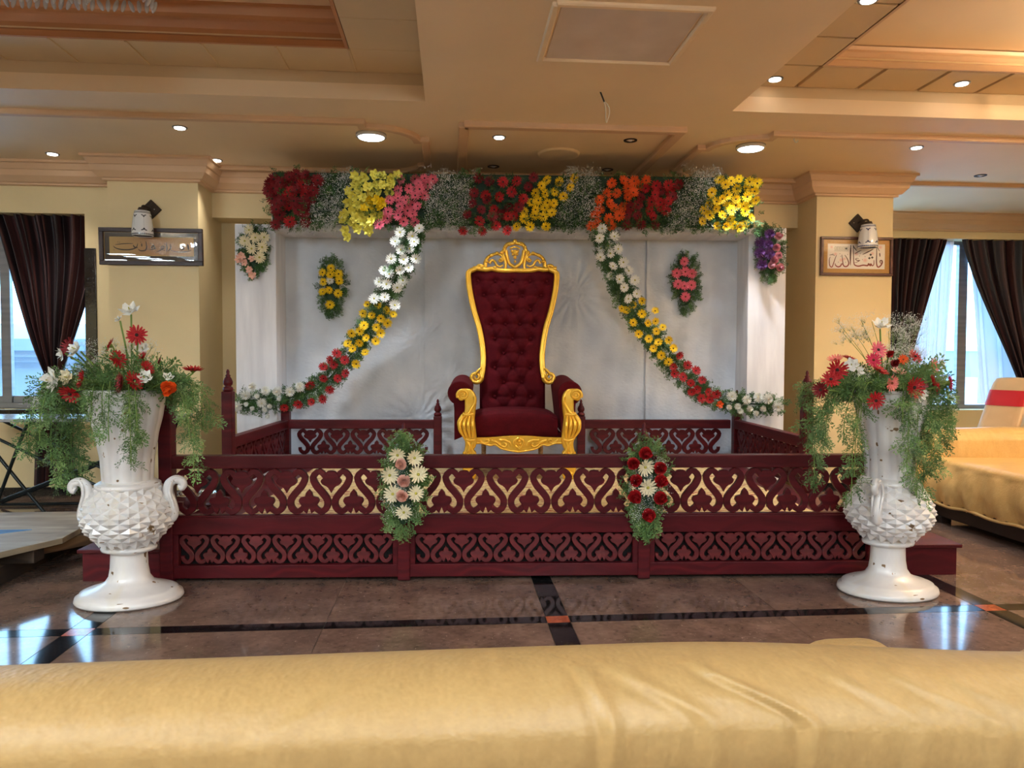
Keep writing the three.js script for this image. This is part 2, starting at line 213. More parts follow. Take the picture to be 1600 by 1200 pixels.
// ---- ceiling ----
const ceiling = structGroup('ceiling', 'cream false ceiling with two stepped trays and a plain beam between them');
{
  const tz0 = -4.785, tz1 = -0.9, L0 = -4.4, L1 = -0.17, R0 = 1.86, R1 = 6.15;
  const low = (x0, x1, z0, z1) => part('soffit', box(x0, x1, Y1, Y1 + 0.1, z0, z1), M.ceiling, ceiling);
  low(XL - 0.2, XR + 0.2, -8.3, tz0); low(L1, R0, tz0, tz1); low(XL - 0.2, L0, tz0, tz1); low(R1, XR + 0.2, tz0, tz1); low(XL - 0.2, XR + 0.2, tz1, ZF + 0.2);
  part('roof_slab', box(XL - 0.3, XR + 0.3, ROOF, ROOF + 0.15, -8.5, ZF + 0.3), M.ceiling, ceiling);
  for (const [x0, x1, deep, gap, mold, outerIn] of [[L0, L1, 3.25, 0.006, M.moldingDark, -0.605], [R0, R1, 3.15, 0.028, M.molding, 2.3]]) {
    // tray sides
    for (const g of [box(x0 - 0.05, x1 + 0.05, Y1 + 0.1, Y2 + 0.1, tz0 - 0.05, tz0), box(x0 - 0.05, x1 + 0.05, Y1 + 0.1, Y2 + 0.1, tz1, tz1 + 0.05), box(x0 - 0.05, x0, Y1 + 0.1, Y2 + 0.1, tz0, tz1), box(x1, x1 + 0.05, Y1 + 0.1, Y2 + 0.1, tz0, tz1)]) part('tray_side', g, M.panel, ceiling);
    const left = x0 < 0, w = 0.435, d = 0.355, ix0 = x0 + w, ix1 = x1 - w, iz0 = tz0 + d, iz1 = tz1 - d;
    part('tray_ring', box(x0, x1, Y2 + 0.03, Y2 + 0.06, tz0, iz0), M.panel, ceiling); part('tray_ring', box(x0, x1, Y2 + 0.03, Y2 + 0.06, iz1, tz1), M.panel, ceiling);
    part('tray_ring', box(x0, ix0, Y2 + 0.03, Y2 + 0.06, iz0, iz1), M.panel, ceiling); part('tray_ring', box(ix1, x1, Y2 + 0.03, Y2 + 0.06, iz0, iz1), M.panel, ceiling);
    // panels in the ring, each with its joint
    const pw = 0.4225, start = left ? ix1 : ix0, dir = left ? -1 : 1;
    const pan = (a, b, c, e) => part('ceiling_panel', rbox(Math.min(a, b) + gap / 2, Math.max(a, b) - gap / 2, Y2, Y2 + 0.031, c + (gap > 0.01 ? 0.004 : gap / 2), e - gap / 4, 0.003, 1), M.panel, ceiling);
    for (const [c, e] of [[tz0, iz0], [iz1, tz1]]) { pan(start, start - dir * w, c, e); for (let k = 0; k < 9; k++) { const a = start + dir * pw * k, b = start + dir * pw * (k + 1); if (Math.min(a, b) < x0 || Math.max(a, b) > x1) break; pan(a, b, c, e); } }
    const np = 8, ph = (iz1 - iz0) / np;
    for (const [a, b] of [[x0, ix0], [ix1, x1]]) for (let k = 0; k < np; k++) part('ceiling_panel', rbox(a + gap / 2, b - gap / 4, Y2, Y2 + 0.031, iz0 + ph * k + gap / 3, iz0 + ph * (k + 1) - gap / 3, 0.003, 1), M.panel, ceiling);
    if (left) for (let k = 0; k < 9; k++) { const a = start + dir * pw * k; if (a < x0) break; part('joint_bead', rbox(a - 0.008, a + 0.008, Y2 - 0.008, Y2 + 0.004, tz0 + 0.02, iz0, 0.004, 1), M.panel, ceiling); }
    // cove moulding of the inner well
    const h = deep - Y2 - 0.03;
    const prof = [[0, Y2 + 0.0], [0.02, Y2 + 0.0], [0.02, Y2 + 0.035], [0.0, Y2 + 0.05], [-0.008, Y2 + 0.05 + h * 0.2], [0.006, Y2 + 0.05 + h * 0.4], [0.014, Y2 + 0.05 + h * 0.45], [0.004, Y2 + 0.05 + h * 0.6], [0.012, Y2 + 0.05 + h * 0.85], [0.03, Y2 + 0.05 + h * 0.88], [0.03, deep], [0, deep]];
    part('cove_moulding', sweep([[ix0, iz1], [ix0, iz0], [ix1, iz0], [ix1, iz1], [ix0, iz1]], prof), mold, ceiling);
    part('well_slab', box(ix0 - 0.1, ix1 + 0.1, deep, deep + 0.06, iz0 - 0.1, iz1 + 0.1), M.ceiling, ceiling);
  }
  // mouldings on the soffit
  const frame = [[0.085, -5.175], [1.635, -5.175], [1.635, -6.56], [0.085, -6.56], [0.085, -5.175]];
  part('ceiling_moulding', ribbon(frame, 0.075, Y1 - 0.032, Y1 + 0.004), M.molding, ceiling);
  for (const s of [-1, 1]) {
    const pts = [[-4.6, -5.19], [-0.63, -5.19], [-0.63, -5.25]];
    for (let k = 0; k <= 8; k++) { const t = k / 8 * Math.PI / 2; pts.push([-0.63 + 0.37 * Math.sin(t), -5.58 + 0.3 * Math.cos(t)]); }
    pts.push([-0.2, -5.58], [-0.2, -6.28], [-0.26, -6.28]);
    for (let k = 0; k <= 8; k++) { const t = k / 8 * Math.PI / 2; pts.push([-0.63 + 0.37 * Math.cos(t), -6.28 - 0.25 * Math.sin(t)]); }
    pts.push([-4.6, -6.53]);
    part('ceiling_moulding', ribbon(s < 0 ? pts : pts.map(([x, z]) => [1.72 - x, z]).reverse(), 0.06, Y1 - 0.028, Y1 + 0.004), M.molding, ceiling);
  }
  // service hatch set in the beam
  const c = onY(878, 8, Y1), e = onY(1040, 98, Y1);
  part('hatch_frame', ribbon([[c.x - 0.03, c.z + 0.03], [e.x + 0.03, c.z + 0.03], [e.x + 0.03, e.z - 0.0], [c.x - 0.03, e.z - 0.0], [c.x - 0.03, c.z + 0.03]], 0.035, Y1 - 0.012, Y1 + 0.004), M.ceiling, ceiling);
  part('hatch_panel', box(c.x, e.x, Y1 - 0.005, Y1 + 0.01, e.z, c.z), M.hatch, ceiling, 'pale unpainted board in the service hatch');
}
// ---- walls ----
const pL0 = onZ(170, 450, ZP).x, pL1 = onZ(311, 450, ZP).x, pR0 = onZ(1274, 450, ZP).x, pR1 = onZ(1393, 450, ZP).x;
const wallL = onZ(135, 500, ZWL).x, beamY = onZ(70, 333, ZWL).y, sillY = onZ(40, 640, ZWL).y, beamBL = onZ(390, 341, ZB).y, winTopR = onZ(1500, 373, ZA).y, winSillR = 0.62;
{
  const back = structGroup('wall_back', 'cream plastered back wall with two broad pillars and beams');
  part('pillar', box(pL0, pL1, 0, ROOF, -7.2, ZP), M.wall, back); part('pillar', box(pR0, pR1, 0, ROOF, -8.4, ZP), M.wall, back);
  part('recess_wall', box(pL1, pR0, 0, ROOF, -7.3, -6.98), M.wall, back);
  part('beam', box(pL1, pR0, beamBL, ROOF, -6.99, ZB), M.wall, back);
  part('wall_strip', box(wallL, pL0, 0, ROOF, -6.95, ZWL), M.wall, back);
  part('beam', box(XL - 0.2, wallL, beamY, ROOF, -6.9, ZWL), M.wall, back); part('wall_strip', box(XL - 0.2, -9.0, sillY, beamY, -6.95, ZWL), M.wall, back);
  part('apron_wall', box(XL - 0.2, wallL, 0, sillY, -6.95, ZWL), M.wall, back);
  part('beam', box(pR1, XR + 0.2, winTopR, ROOF, -8.3, ZA), M.wall, back);
  part('apron_wall', box(pR1, XR + 0.2, 0, winSillR, -8.3, ZA), M.wall, back);
  const prof = [[0, Y1], [0.15, Y1], [0.15, Y1 - 0.02], [0.13, Y1 - 0.026], [0.11, Y1 - 0.07], [0.1, Y1 - 0.075], [0.09, Y1 - 0.12], [0.05, Y1 - 0.165], [0.03, Y1 - 0.17], [0.03, Y1 - 0.185], [0, Y1 - 0.19]];
  const t1 = struct('trim_1', sweep([[XL, ZWL], [pL0, ZWL], [pL0, ZP], [pL1, ZP], [pL1, ZB], [pR0, ZB], [pR0, ZP], [pR1, ZP], [pR1, ZA], [XR, ZA]], prof), M.molding, 'stepped plaster cornice following wall and pillars');
  struct('wall_left', box(XL - 0.2, XL, 0, ROOF, -8.4, ZF + 0.2), M.wall, 'cream side wall'); struct('wall_right', box(XR, XR + 0.2, 0, ROOF, -8.4, ZF + 0.2), M.wall, 'cream side wall beyond the sofa'); struct('wall_front', box(XL - 0.2, XR + 0.2, 0, ROOF, ZF, ZF + 0.2), M.wall, 'cream wall at the far end of the hall');
  struct('baseboard_back', merge([box(XL, wallL, 0, 0.075, ZWL, ZWL + 0.015), box(wallL, pL0, 0, 0.075, ZWL, ZWL + 0.015), box(pL0, pL1, 0, 0.075, ZP, ZP + 0.015), box(pL1, pL1 + 0.015, 0, 0.075, -6.9, ZP), box(pR0, pR1, 0, 0.075, ZP, ZP + 0.015), box(pR1, XR, 0, 0.075, ZA, ZA + 0.015)]), M.black, 'black granite skirting');
}
// ---- windows ----
{
  const XL = -9.0;
  // left window: dark granite jamb and sill, grey aluminium sliding sashes
  const w = structGroup('window_1', 'grey aluminium sliding window with black granite surround'), z = ZWL - 0.2;
  part('sill', rbox(XL, wallL + 0.02, sillY - 0.06, sillY, ZWL - 0.2, ZWL + 0.03, 0.004), M.black, w);
  part('jamb', rbox(wallL - 0.005, onZ(152, 500, ZWL).x, sillY, onZ(140, 388, ZWL).y, ZWL - 0.2, ZWL + 0.012, 0.003), M.black, w);
  const fr = (n, x0, x1, y0, y1, dz = 0) => part(n, rbox(x0, x1, y0, y1, z - 0.025 + dz, z + 0.025 + dz, 0.004), M.alu, w);
  fr('frame', XL, wallL, sillY, sillY + 0.05); fr('frame', XL, wallL, beamY - 0.04, beamY); fr('frame', wallL - 0.04, wallL, sillY + 0.05, beamY - 0.04);
  const m0 = onZ(6, 560, z).x, m1 = onZ(21, 560, z).x;
  fr('mullion', m0, m1, sillY + 0.05, beamY - 0.04, 0.01); fr('sash_rail', m1, wallL - 0.04, sillY + 0.05, sillY + 0.11, -0.01); fr('sash_rail', XL, m0, sillY + 0.05, sillY + 0.11, -0.01); for (const x of [-5.8, -7.4]) fr('mullion', x - 0.03, x + 0.03, sillY + 0.11, beamY - 0.04, 0.01);
  part('pane', box(m1, wallL - 0.04, sillY + 0.1, beamY - 0.04, z - 0.002, z + 0.002), M.glass, w); part('pane', box(XL, m0, sillY + 0.1, beamY - 0.04, z - 0.002, z + 0.002), M.glass, w);
  const v = structGroup('window_2', 'tall grey framed window behind draped curtains'), zz = ZA - 0.22;
  const f2 = (n, x0, x1, y0, y1, dz = 0) => part(n, rbox(x0, x1, y0, y1, zz - 0.03 + dz, zz + 0.03 + dz, 0.004), M.alu, v);
  const a = onZ(1493, 500, zz).x, b = onZ(1507, 500, zz).x, lo = winSillR, hi = winTopR;
  f2('frame', pR1, XR, lo, lo + 0.05); f2('frame', pR1, XR, hi - 0.04, hi); f2('mullion', a, b, lo + 0.05, hi - 0.04, 0.01);
  part('pane', box(pR1, a, lo + 0.05, hi - 0.04, zz - 0.002, zz + 0.002), M.glass, v); part('pane', box(b, XR, lo + 0.05, hi - 0.04, zz - 0.002, zz + 0.002), M.glass, v);
  // outside: terrace and neighbouring buildings
  const pale = std({ map: tex(128, (u, v2) => mix3(rgb(196, 204, 214), rgb(224, 230, 236), fbm(u, v2, 5, 5, 4)), 0.3), roughness: 0.9 }), grey = std({ map: tex(128, (u, v2) => mix3(rgb(120, 134, 150), rgb(150, 162, 176), fbm(u, v2, 5, 5, 4)), 0.3), roughness: 0.9 });
  struct('terrace', box(-16, 16, -0.6, -0.3, -24, -8.65), pale, 'pale terrace outside the windows');
  const n = thing('neighbouring_building', 'grey building with stepped cornice outside the sliding window', 'building', [-5.6, -0.3, -12]);
  part('wall', box(-2.6, 1.35, 0, 1.42, -2, 0), grey, n); part('cornice', merge([box(-2.6, 1.2, 1.42, 1.5, -2, 0.12), box(-2.6, 0.85, 1.5, 1.6, -2, 0.2), box(-2.6, 0.62, 1.6, 1.78, -2, 0.28)]), grey, n); part('parapet', box(-2.6, 0.7, 1.78, 2.02, -2, 0.05), pale, n);
  const q = thing('terrace_wall', 'white parapet with square post outside the curtained window', 'wall', [9.0, -0.3, -11.5]);
  part('parapet', box(-3, 4, 0, 0.75, -0.2, 0), pale, q); part('post', box(-0.55, -0.25, 0.75, 1.2, -0.2, 0), pale, q);
  const h = thing('distant_building', 'hazy blue flat-roofed building beyond the terrace wall', 'building', [12, -0.3, -20]);
  part('wall', box(-6, 6, 0, 1.75, -3, 0), grey, h); part('parapet', box(-6, 6, 1.75, 1.9, -3, 0.06), pale, h);
}
// ---- curtains ----
function curtainSheet(o, mat, fold = 0.05, n = 96, m = 40) {   // o.edge(t) -> [left x, right x, y, z]
  return grid(n, m, (u, v) => {
    const [x0, x1, y, z, amp] = o.edge(v), w = x1 - x0, k = o.folds, ph = u * k * Math.PI * 2 + Math.sin(v * 3 + u * 9) * 0.5;
    return [x0 + w * u + Math.sin(ph * 0.5) * w / k * 0.2, y, z + Math.sin(ph) * fold * (amp ?? 1) + Math.sin(ph * 0.37 + 1) * fold * 0.5, u * o.cloth, v * 1.2];
  });
}
{
  const z = ZWL + 0.07, zt = ZWL - 0.1, px = (x, y) => onZ(x, y, z);
  const c = thing('curtain', 'dark brown striped curtain gathered by a tieback beside the long calligraphy picture', 'curtain', [0, 0, 0]);
  const tie = px(86, 588), tl = px(-30, 333), tr = px(143, 333), bot = px(86, 757);
  part('drape', curtainSheet({ folds: 11, cloth: 1.6, edge: (v) => { const s = Math.pow(v, 1.25), a = lerp(tl.x, tie.x - 0.06, Math.pow(v, 0.92) * 0.75 + 0.25 * v * v), b = lerp(tr.x, tie.x + 0.06, Math.pow(v, 1.6)); return [a, b, lerp(beamY + 0.02, tie.y, v), lerp(zt, z, smooth(0.1, 1, v)), lerp(1, 0.45, s)]; } }, M.curtain), M.curtain, c);
  part('tail', curtainSheet({ folds: 4, cloth: 0.7, edge: (v) => [lerp(tie.x - 0.06, bot.x - 0.16, Math.sqrt(v)), lerp(tie.x + 0.06, bot.x + 0.16, Math.sqrt(v)), lerp(tie.y, bot.y, v), z, lerp(0.45, 0.8, v)] }, M.curtain, 0.05, 48, 24), M.curtain, c);
  part('tieback', new THREE.TorusGeometry(0.066, 0.018, 8, 24).rotateX(Math.PI / 2).scale(1, 1.6, 0.9).translate(tie.x, tie.y, z), M.curtain, c);
  const zr = ZA + 0.1, qx = (x, y) => onZ(x, y, zr);
  const right = [['dark brown striped curtain hanging against the pillar with the white calligraphy picture', 1393, 1497, 1398, 612, 1], ['dark brown striped curtain drawn back behind the chair with the red sash', 1517, 1668, 1610, 628, -1]];
  for (const [label, xa, xb, xt, yt, s] of right) {
    const g = thing('curtain', label, 'curtain'), t = qx(xt, yt), l = qx(xa, 375), r = qx(xb, 375), k = Math.max(t.x, pR1 + 0.1);
    part('drape', curtainSheet({ folds: 10, cloth: 1.5, edge: (v) => { const e = Math.pow(v, 1.15), f = 0.3 * v + 0.7 * Math.pow(v, 0.95); return s > 0 ? [lerp(l.x + 0.02, k - 0.06, v), lerp(r.x, k + 0.06, e), lerp(winTopR + 0.02, t.y, v), lerp(ZA - 0.07, zr, smooth(0.1, 1, v)), lerp(1, 0.5, e)] : [lerp(l.x, k - 0.07, e), lerp(r.x, k + 0.07, f), lerp(winTopR + 0.02, t.y, v), lerp(ZA - 0.07, zr, smooth(0.1, 1, v)), lerp(1, 0.5, e)]; } }, M.curtain, 0.038), M.curtain, g);
    part('tail', curtainSheet({ folds: 4, cloth: 0.7, edge: (v) => [lerp(k - 0.06, k - 0.16, Math.sqrt(v)), lerp(k + 0.06, k + 0.16, Math.sqrt(v)), lerp(t.y, 0.12, v), zr, lerp(0.5, 0.8, v)] }, M.curtain, 0.045, 48, 24), M.curtain, g);
    part('tieback', new THREE.TorusGeometry(0.072, 0.018, 8, 24).rotateX(Math.PI / 2).scale(1, 1.6, 0.9).translate(k, t.y, zr), M.curtain, g);
  }
  const zs = ZA - 0.165;
  for (const [label, xa, xb, xc, xd] of [['white sheer curtain between the pillar and the window mullion', 1400, 1490, 1395, 1472], ['white sheer curtain between the mullion and the drawn dark curtain', 1513, 1690, 1530, 1690]]) {
    const g = thing('sheer_curtain', label, 'curtain'), l = onZ(xa, 375, zs), r = onZ(xb, 375, zs), l2 = onZ(xc, 660, zs), r2 = onZ(xd, 660, zs);
    part('sheer', curtainSheet({ folds: 14, cloth: 1, edge: (v) => [Math.max(pR1 + 0.02, lerp(l.x, l2.x, v)), lerp(r.x, r2.x, v), lerp(winTopR + 0.03, winSillR + 0.06, v), zs, 1] }, M.sheer, 0.018), M.sheer, g);
  }
}

// ================= stage =================
const DECK = 0.3, TOP = 0.679, HALF = 1.95, REAR = 2.3, GATE = 0.93;
// fretwork: one period holds a heart, a trefoil and two mirrored scrolls (sizes relative to period p and height h)
const fretCache = new Map();
function fret(p, h, t) {
  const key = [p, h, t].join(); if (fretCache.has(key)) return fretCache.get(key);
  const X = (x) => x / 225 * p, Y = (y) => y / 232 * h, P2 = (a) => a.map(([x, y]) => [X(x), Y(y)]);
  const w = X(36);
  const sc = P2([[28, 158], [30, 186], [60, 214], [92, 186], [78, 146], [48, 112], [20, 74], [24, 36], [52, 17], [82, 38], [86, 66]]);
  const scroll = extrude(bandShape(sc, (q) => w * (0.72 + 0.28 * Math.sin(Math.PI * clamp(q * 1.2 - 0.1))), 26), t, 0.0022);
  const scrollM = extrude(bandShape(sc.map(([x, y]) => [-x, y]), (q) => w * (0.72 + 0.28 * Math.sin(Math.PI * clamp(q * 1.2 - 0.1))), 26), t, 0.0022);
  const half = spline2(P2([[0, 108], [18, 136], [44, 150], [53, 167], [42, 181], [34, 200], [18, 215]]), 14).map((q) => [q.x, q.y]);
  const heart = extrude(shapeOf([...half, [0, Y(217)], ...half.map(([x, y]) => [-x, y]).reverse().slice(0, -1)]), t, 0.0022);
  const th = spline2(P2([[0, 126], [16, 108], [20, 92], [44, 86], [52, 68], [40, 50], [33, 38], [26, 20], [12, 8]]), 16).map((q) => [q.x, q.y]);
  const trefoil = extrude(shapeOf([...th, [0, Y(38)], ...th.map(([x, y]) => [-x, y]).reverse().slice(0, -1)]), t, 0.0022);
  const r = { scroll, scrollM, heart, trefoil }; fretCache.set(key, r); return r;
}
// fill [x0, x1] in local x with whole half-periods; base at y
function fretRun(parent, x0, x1, y, h, p, t, z, mat, phase = 0) {
  const n = Math.max(1, Math.round((x1 - x0) / p)), q = (x1 - x0) / n, f = fret(+q.toFixed(4), h, t);
  for (let i = 0; i < n; i++) {
    const c = x0 + q * (i + 0.5);
    part('heart', f.heart, mat, parent).position.set(c, y, z + 0.0012);
    part('scroll', f.scroll, mat, parent).position.set(c, y, z); part('scroll', f.scrollM, mat, parent).position.set(c, y, z + 0.0006);
    if (i < n - 1) part('trefoil', f.trefoil, mat, parent).position.set(c + q / 2, y, z + 0.0018);
  }
}
const finial = lathe([[0, 0.145], [0.006, 0.142], [0.011, 0.128], [0.009, 0.112], [0.017, 0.104], [0.014, 0.096], [0.024, 0.082], [0.031, 0.062], [0.028, 0.044], [0.018, 0.034], [0.03, 0.026], [0.034, 0.012], [0.03, 0], [0, 0]], 20);
function post(parent, x, z, y0, y1, w = 0.068, fin = true) {
  const g = group('post', parent); g.position.set(x, 0, z);
  part('shaft', rbox(-w / 2, w / 2, y0, y1, -w / 2, w / 2, 0.006), M.maroon, g);
  if (fin) part('finial', finial, M.maroon, g).position.set(0, y1, 0);
}
{
  // platform: deck, fascia with lower fretwork, end steps
  const st = stageThing('stage_platform', 'maroon wooden stage with pierced scroll fascia below the throne', 'stage', 0, 0, 0);
  part('deck', box(-HALF + 0.02, HALF - 0.02, DECK - 0.05, DECK, -REAR - 0.06, -0.05), M.maroonDeep, st);
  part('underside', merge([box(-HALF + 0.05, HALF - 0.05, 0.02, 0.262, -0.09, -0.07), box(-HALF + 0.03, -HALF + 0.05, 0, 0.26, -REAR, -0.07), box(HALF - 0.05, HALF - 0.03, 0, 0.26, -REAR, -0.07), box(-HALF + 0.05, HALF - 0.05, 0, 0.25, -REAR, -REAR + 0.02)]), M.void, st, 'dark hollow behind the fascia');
  part('plinth', rbox(-HALF, HALF, 0.022, 0.092, -0.05, -0.012, 0.004), M.maroon, st);
  part('fascia_rail', rbox(-HALF, HALF, 0.258, 0.35, -0.055, -0.008, 0.004), M.maroon, st);
  const posts = [-HALF + 0.02, -0.675, 0.625, HALF - 0.02];
  for (let i = 0; i < 3; i++) {
    const a = posts[i] + 0.055, b = posts[i + 1] - 0.055;
    part('fascia_stile', rbox(a - 0.03, a + 0.005, 0.09, 0.26, -0.052, -0.014, 0.003), M.maroon, st); part('fascia_stile', rbox(b - 0.005, b + 0.03, 0.09, 0.26, -0.052, -0.014, 0.003), M.maroon, st);
    fretRun(st, a, b, 0.092, 0.166, 0.171, 0.014, -0.047, M.maroonDeep);
  }
  for (const s of [-1, 1]) {
    const step = group('step', st);
    part('tread', rbox(s > 0 ? HALF : -HALF - 0.46, s > 0 ? HALF + 0.46 : -HALF, 0.155, 0.175, -GATE + 0.05, -0.03, 0.004), M.maroon, step);
    part('riser', box(s > 0 ? HALF : -HALF - 0.44, s > 0 ? HALF + 0.44 : -HALF, 0, 0.156, -GATE + 0.07, -0.05), M.maroon, step);
  }
  // woven mat on the deck
  const mat = stageThing('floor_mat', 'cream woven floor mat with red flecks spread over the stage', 'mat', 0, DECK, 0);
  part('weave', rbox(-1.62, 1.68, 0, 0.012, -REAR + 0.12, -0.1, 0.004), M.mat, mat);
  // front balustrade
  const fr = stageThing('stage_railing', 'long maroon scroll fretwork railing along the front of the stage', 'railing', 0, 0, 0);
  part('top_rail', rbox(-HALF, HALF, 0.61, TOP, -0.075, -0.005, 0.006), M.maroon, fr);
  part('bottom_rail', rbox(-HALF, HALF, 0.345, 0.36, -0.052, -0.014, 0.004), M.maroon, fr);
  for (let i = 0; i < 4; i++) {
    const x = posts[i];
    if (i === 0 || i === 3) post(fr, x, -0.035, 0, 1.0, 0.07); else { post(fr, x, -0.035, 0.005, TOP + 0.03, 0.066); }
  }
  fretRun(fr, -HALF + 0.06, HALF - 0.06, 0.357, 0.256, 0.2335, 0.02, -0.043, M.maroon);
  // side and rear rails
  const side = (label, s) => {
    const o = stageThing('stage_railing', label, 'railing', s * (HALF - 0.03), DECK, GATE, undefined, s > 0 ? -Math.PI / 2 : Math.PI / 2);
    const L = REAR - GATE, d = s > 0 ? 1 : -1;   // local x runs along the rail
    const lx = (v) => s > 0 ? -v : v;            // after the turn local +x points backwards (left) or forwards (right)
    const a = Math.min(lx(0), lx(L)), b = Math.max(lx(0), lx(L));
    part('top_rail', rbox(a, b, TOP - DECK - 0.075, TOP - DECK, -0.03, 0.03, 0.006), M.maroon, o);
    part('bottom_rail', rbox(a, b, 0.03, 0.085, -0.022, 0.022, 0.004), M.maroon, o);
    fretRun(o, a + 0.05, b - 0.05, 0.083, 0.224, 0.2, 0.02, -0.01, M.maroon);
    post(o, lx(0), 0, 0, 0.68 - 0.0, 0.068);
    post(o, lx(L), 0, 0, 0.49, 0.068);
  };
  side('maroon fretwork side railing below the white and peach wall spray', -1);
  side('maroon fretwork side railing below the purple and pink wall spray', 1);
  for (const [label, u0, u1, m] of [['maroon fretwork rear railing under the garland by the yellow wall spray', -1.9, -0.645, 1], ['maroon fretwork rear railing under the garland by the pink wall spray', 0.575, 1.86, 0]]) {
    const o = stageThing('stage_railing', label, 'railing', (u0 + u1) / 2, DECK, REAR), w = (u1 - u0) / 2;
    part('top_rail', rbox(-w, w, TOP - DECK - 0.075, TOP - DECK, -0.03, 0.03, 0.006), M.maroon, o);
    part('bottom_rail', rbox(-w, w, 0.03, 0.085, -0.022, 0.022, 0.004), M.maroon, o);
    fretRun(o, -w + 0.07, w - 0.07, 0.083, 0.224, 0.232, 0.02, -0.01, M.maroon);
    post(o, m ? w : -w, 0, 0, TOP - DECK + 0.03, 0.068);
  }
}
// ================= backdrop =================
const BV = 2.47, WV = 2.17, HV = 2.05;   // depths of cloth, wing fronts and header face
const wingL = [onV(368, 500, WV).x, onV(432, 500, WV).x], wingR = [onV(1168, 500, WV).x, onV(1227, 500, WV).x];
const wingTop = onV(400, 350, WV).y, wingTopR = onV(1200, 356, WV).y, headB = onV(800, 362, HV + 0.04).y, headT = onV(800, 272, HV).y;
{
  const bd = stageThing('stage_backdrop', 'white cloth backdrop with painted side wings and flower topped header', 'backdrop', 0, 0, 0);
  const back = BV + 0.08;
  part('wing', rbox(wingL[0], wingL[1], 0, wingTop, -back, -WV, 0.006), M.whitePaint, bd);
  part('wing', rbox(wingR[0], wingR[1], 0, wingTopR, -back, -WV, 0.006), M.whitePaint, bd);
  const hx0 = onV(420, 320, HV).x, hx1 = onV(1182, 320, HV).x;
  part('header_beam', rbox(hx0, hx1, headB, headT, -back, -(HV + 0.06), 0.01), M.whitePaint, bd);
  part('backing_board', box(wingL[1], wingR[0], 0.0, headB, -back, -back + 0.02), M.whitePaint, bd);
  // cloth panels, pinned with gathers
  const seams = [[447, 668, 0], [664, 902, 0.012], [896, 1013, 0.004], [1009, 1153, 0.014]].map(([a, b, k]) => [onV(a, 500, BV).x, onV(b, 500, BV).x, k]);
  seams[0][0] = wingL[1]; seams[3][1] = wingR[0];
  const pins = [[onV(655, 655, BV), 0.5], [onV(897, 458, BV), 0.5], [onV(660, 530, BV), 0.3], [onV(700, 600, BV), 0.3]];
  for (const [a, b, k] of seams) part('cloth_panel', grid(64, 90, (u, v) => {
    const x = lerp(a, b, u), y = lerp(DECK - 0.02, headB + 0.02, v);
    let d = 0.012 * (fbm((x + 5) / 10, y / 10, 9, 22, 3) - 0.5) + 0.02 * (fbm((x + 5) / 10, y / 10, 30, 7, 2) - 0.5) + 0.006 * Math.sin(x * 31 + Math.sin(y * 3) * 2) * smooth(0, 0.15, v);
    for (const [p, r] of pins) { const dx = x - p.x, dy = y - p.y, q = Math.hypot(dx, dy), an = Math.atan2(dy, dx); if (q < r) d += 0.008 * Math.sin(an * 17 + 3 * fbm(x / 4 + 2, y / 4, 9, 9, 2)) * smooth(r, r * 0.2, q) * smooth(0, 0.06, q); }
    const hem = Math.max(smooth(0.04, 0, u), smooth(0.96, 1, u));
    return [x, y, -(BV - k) + d + hem * 0.006, x, y];
  }), M.cloth, bd);
}
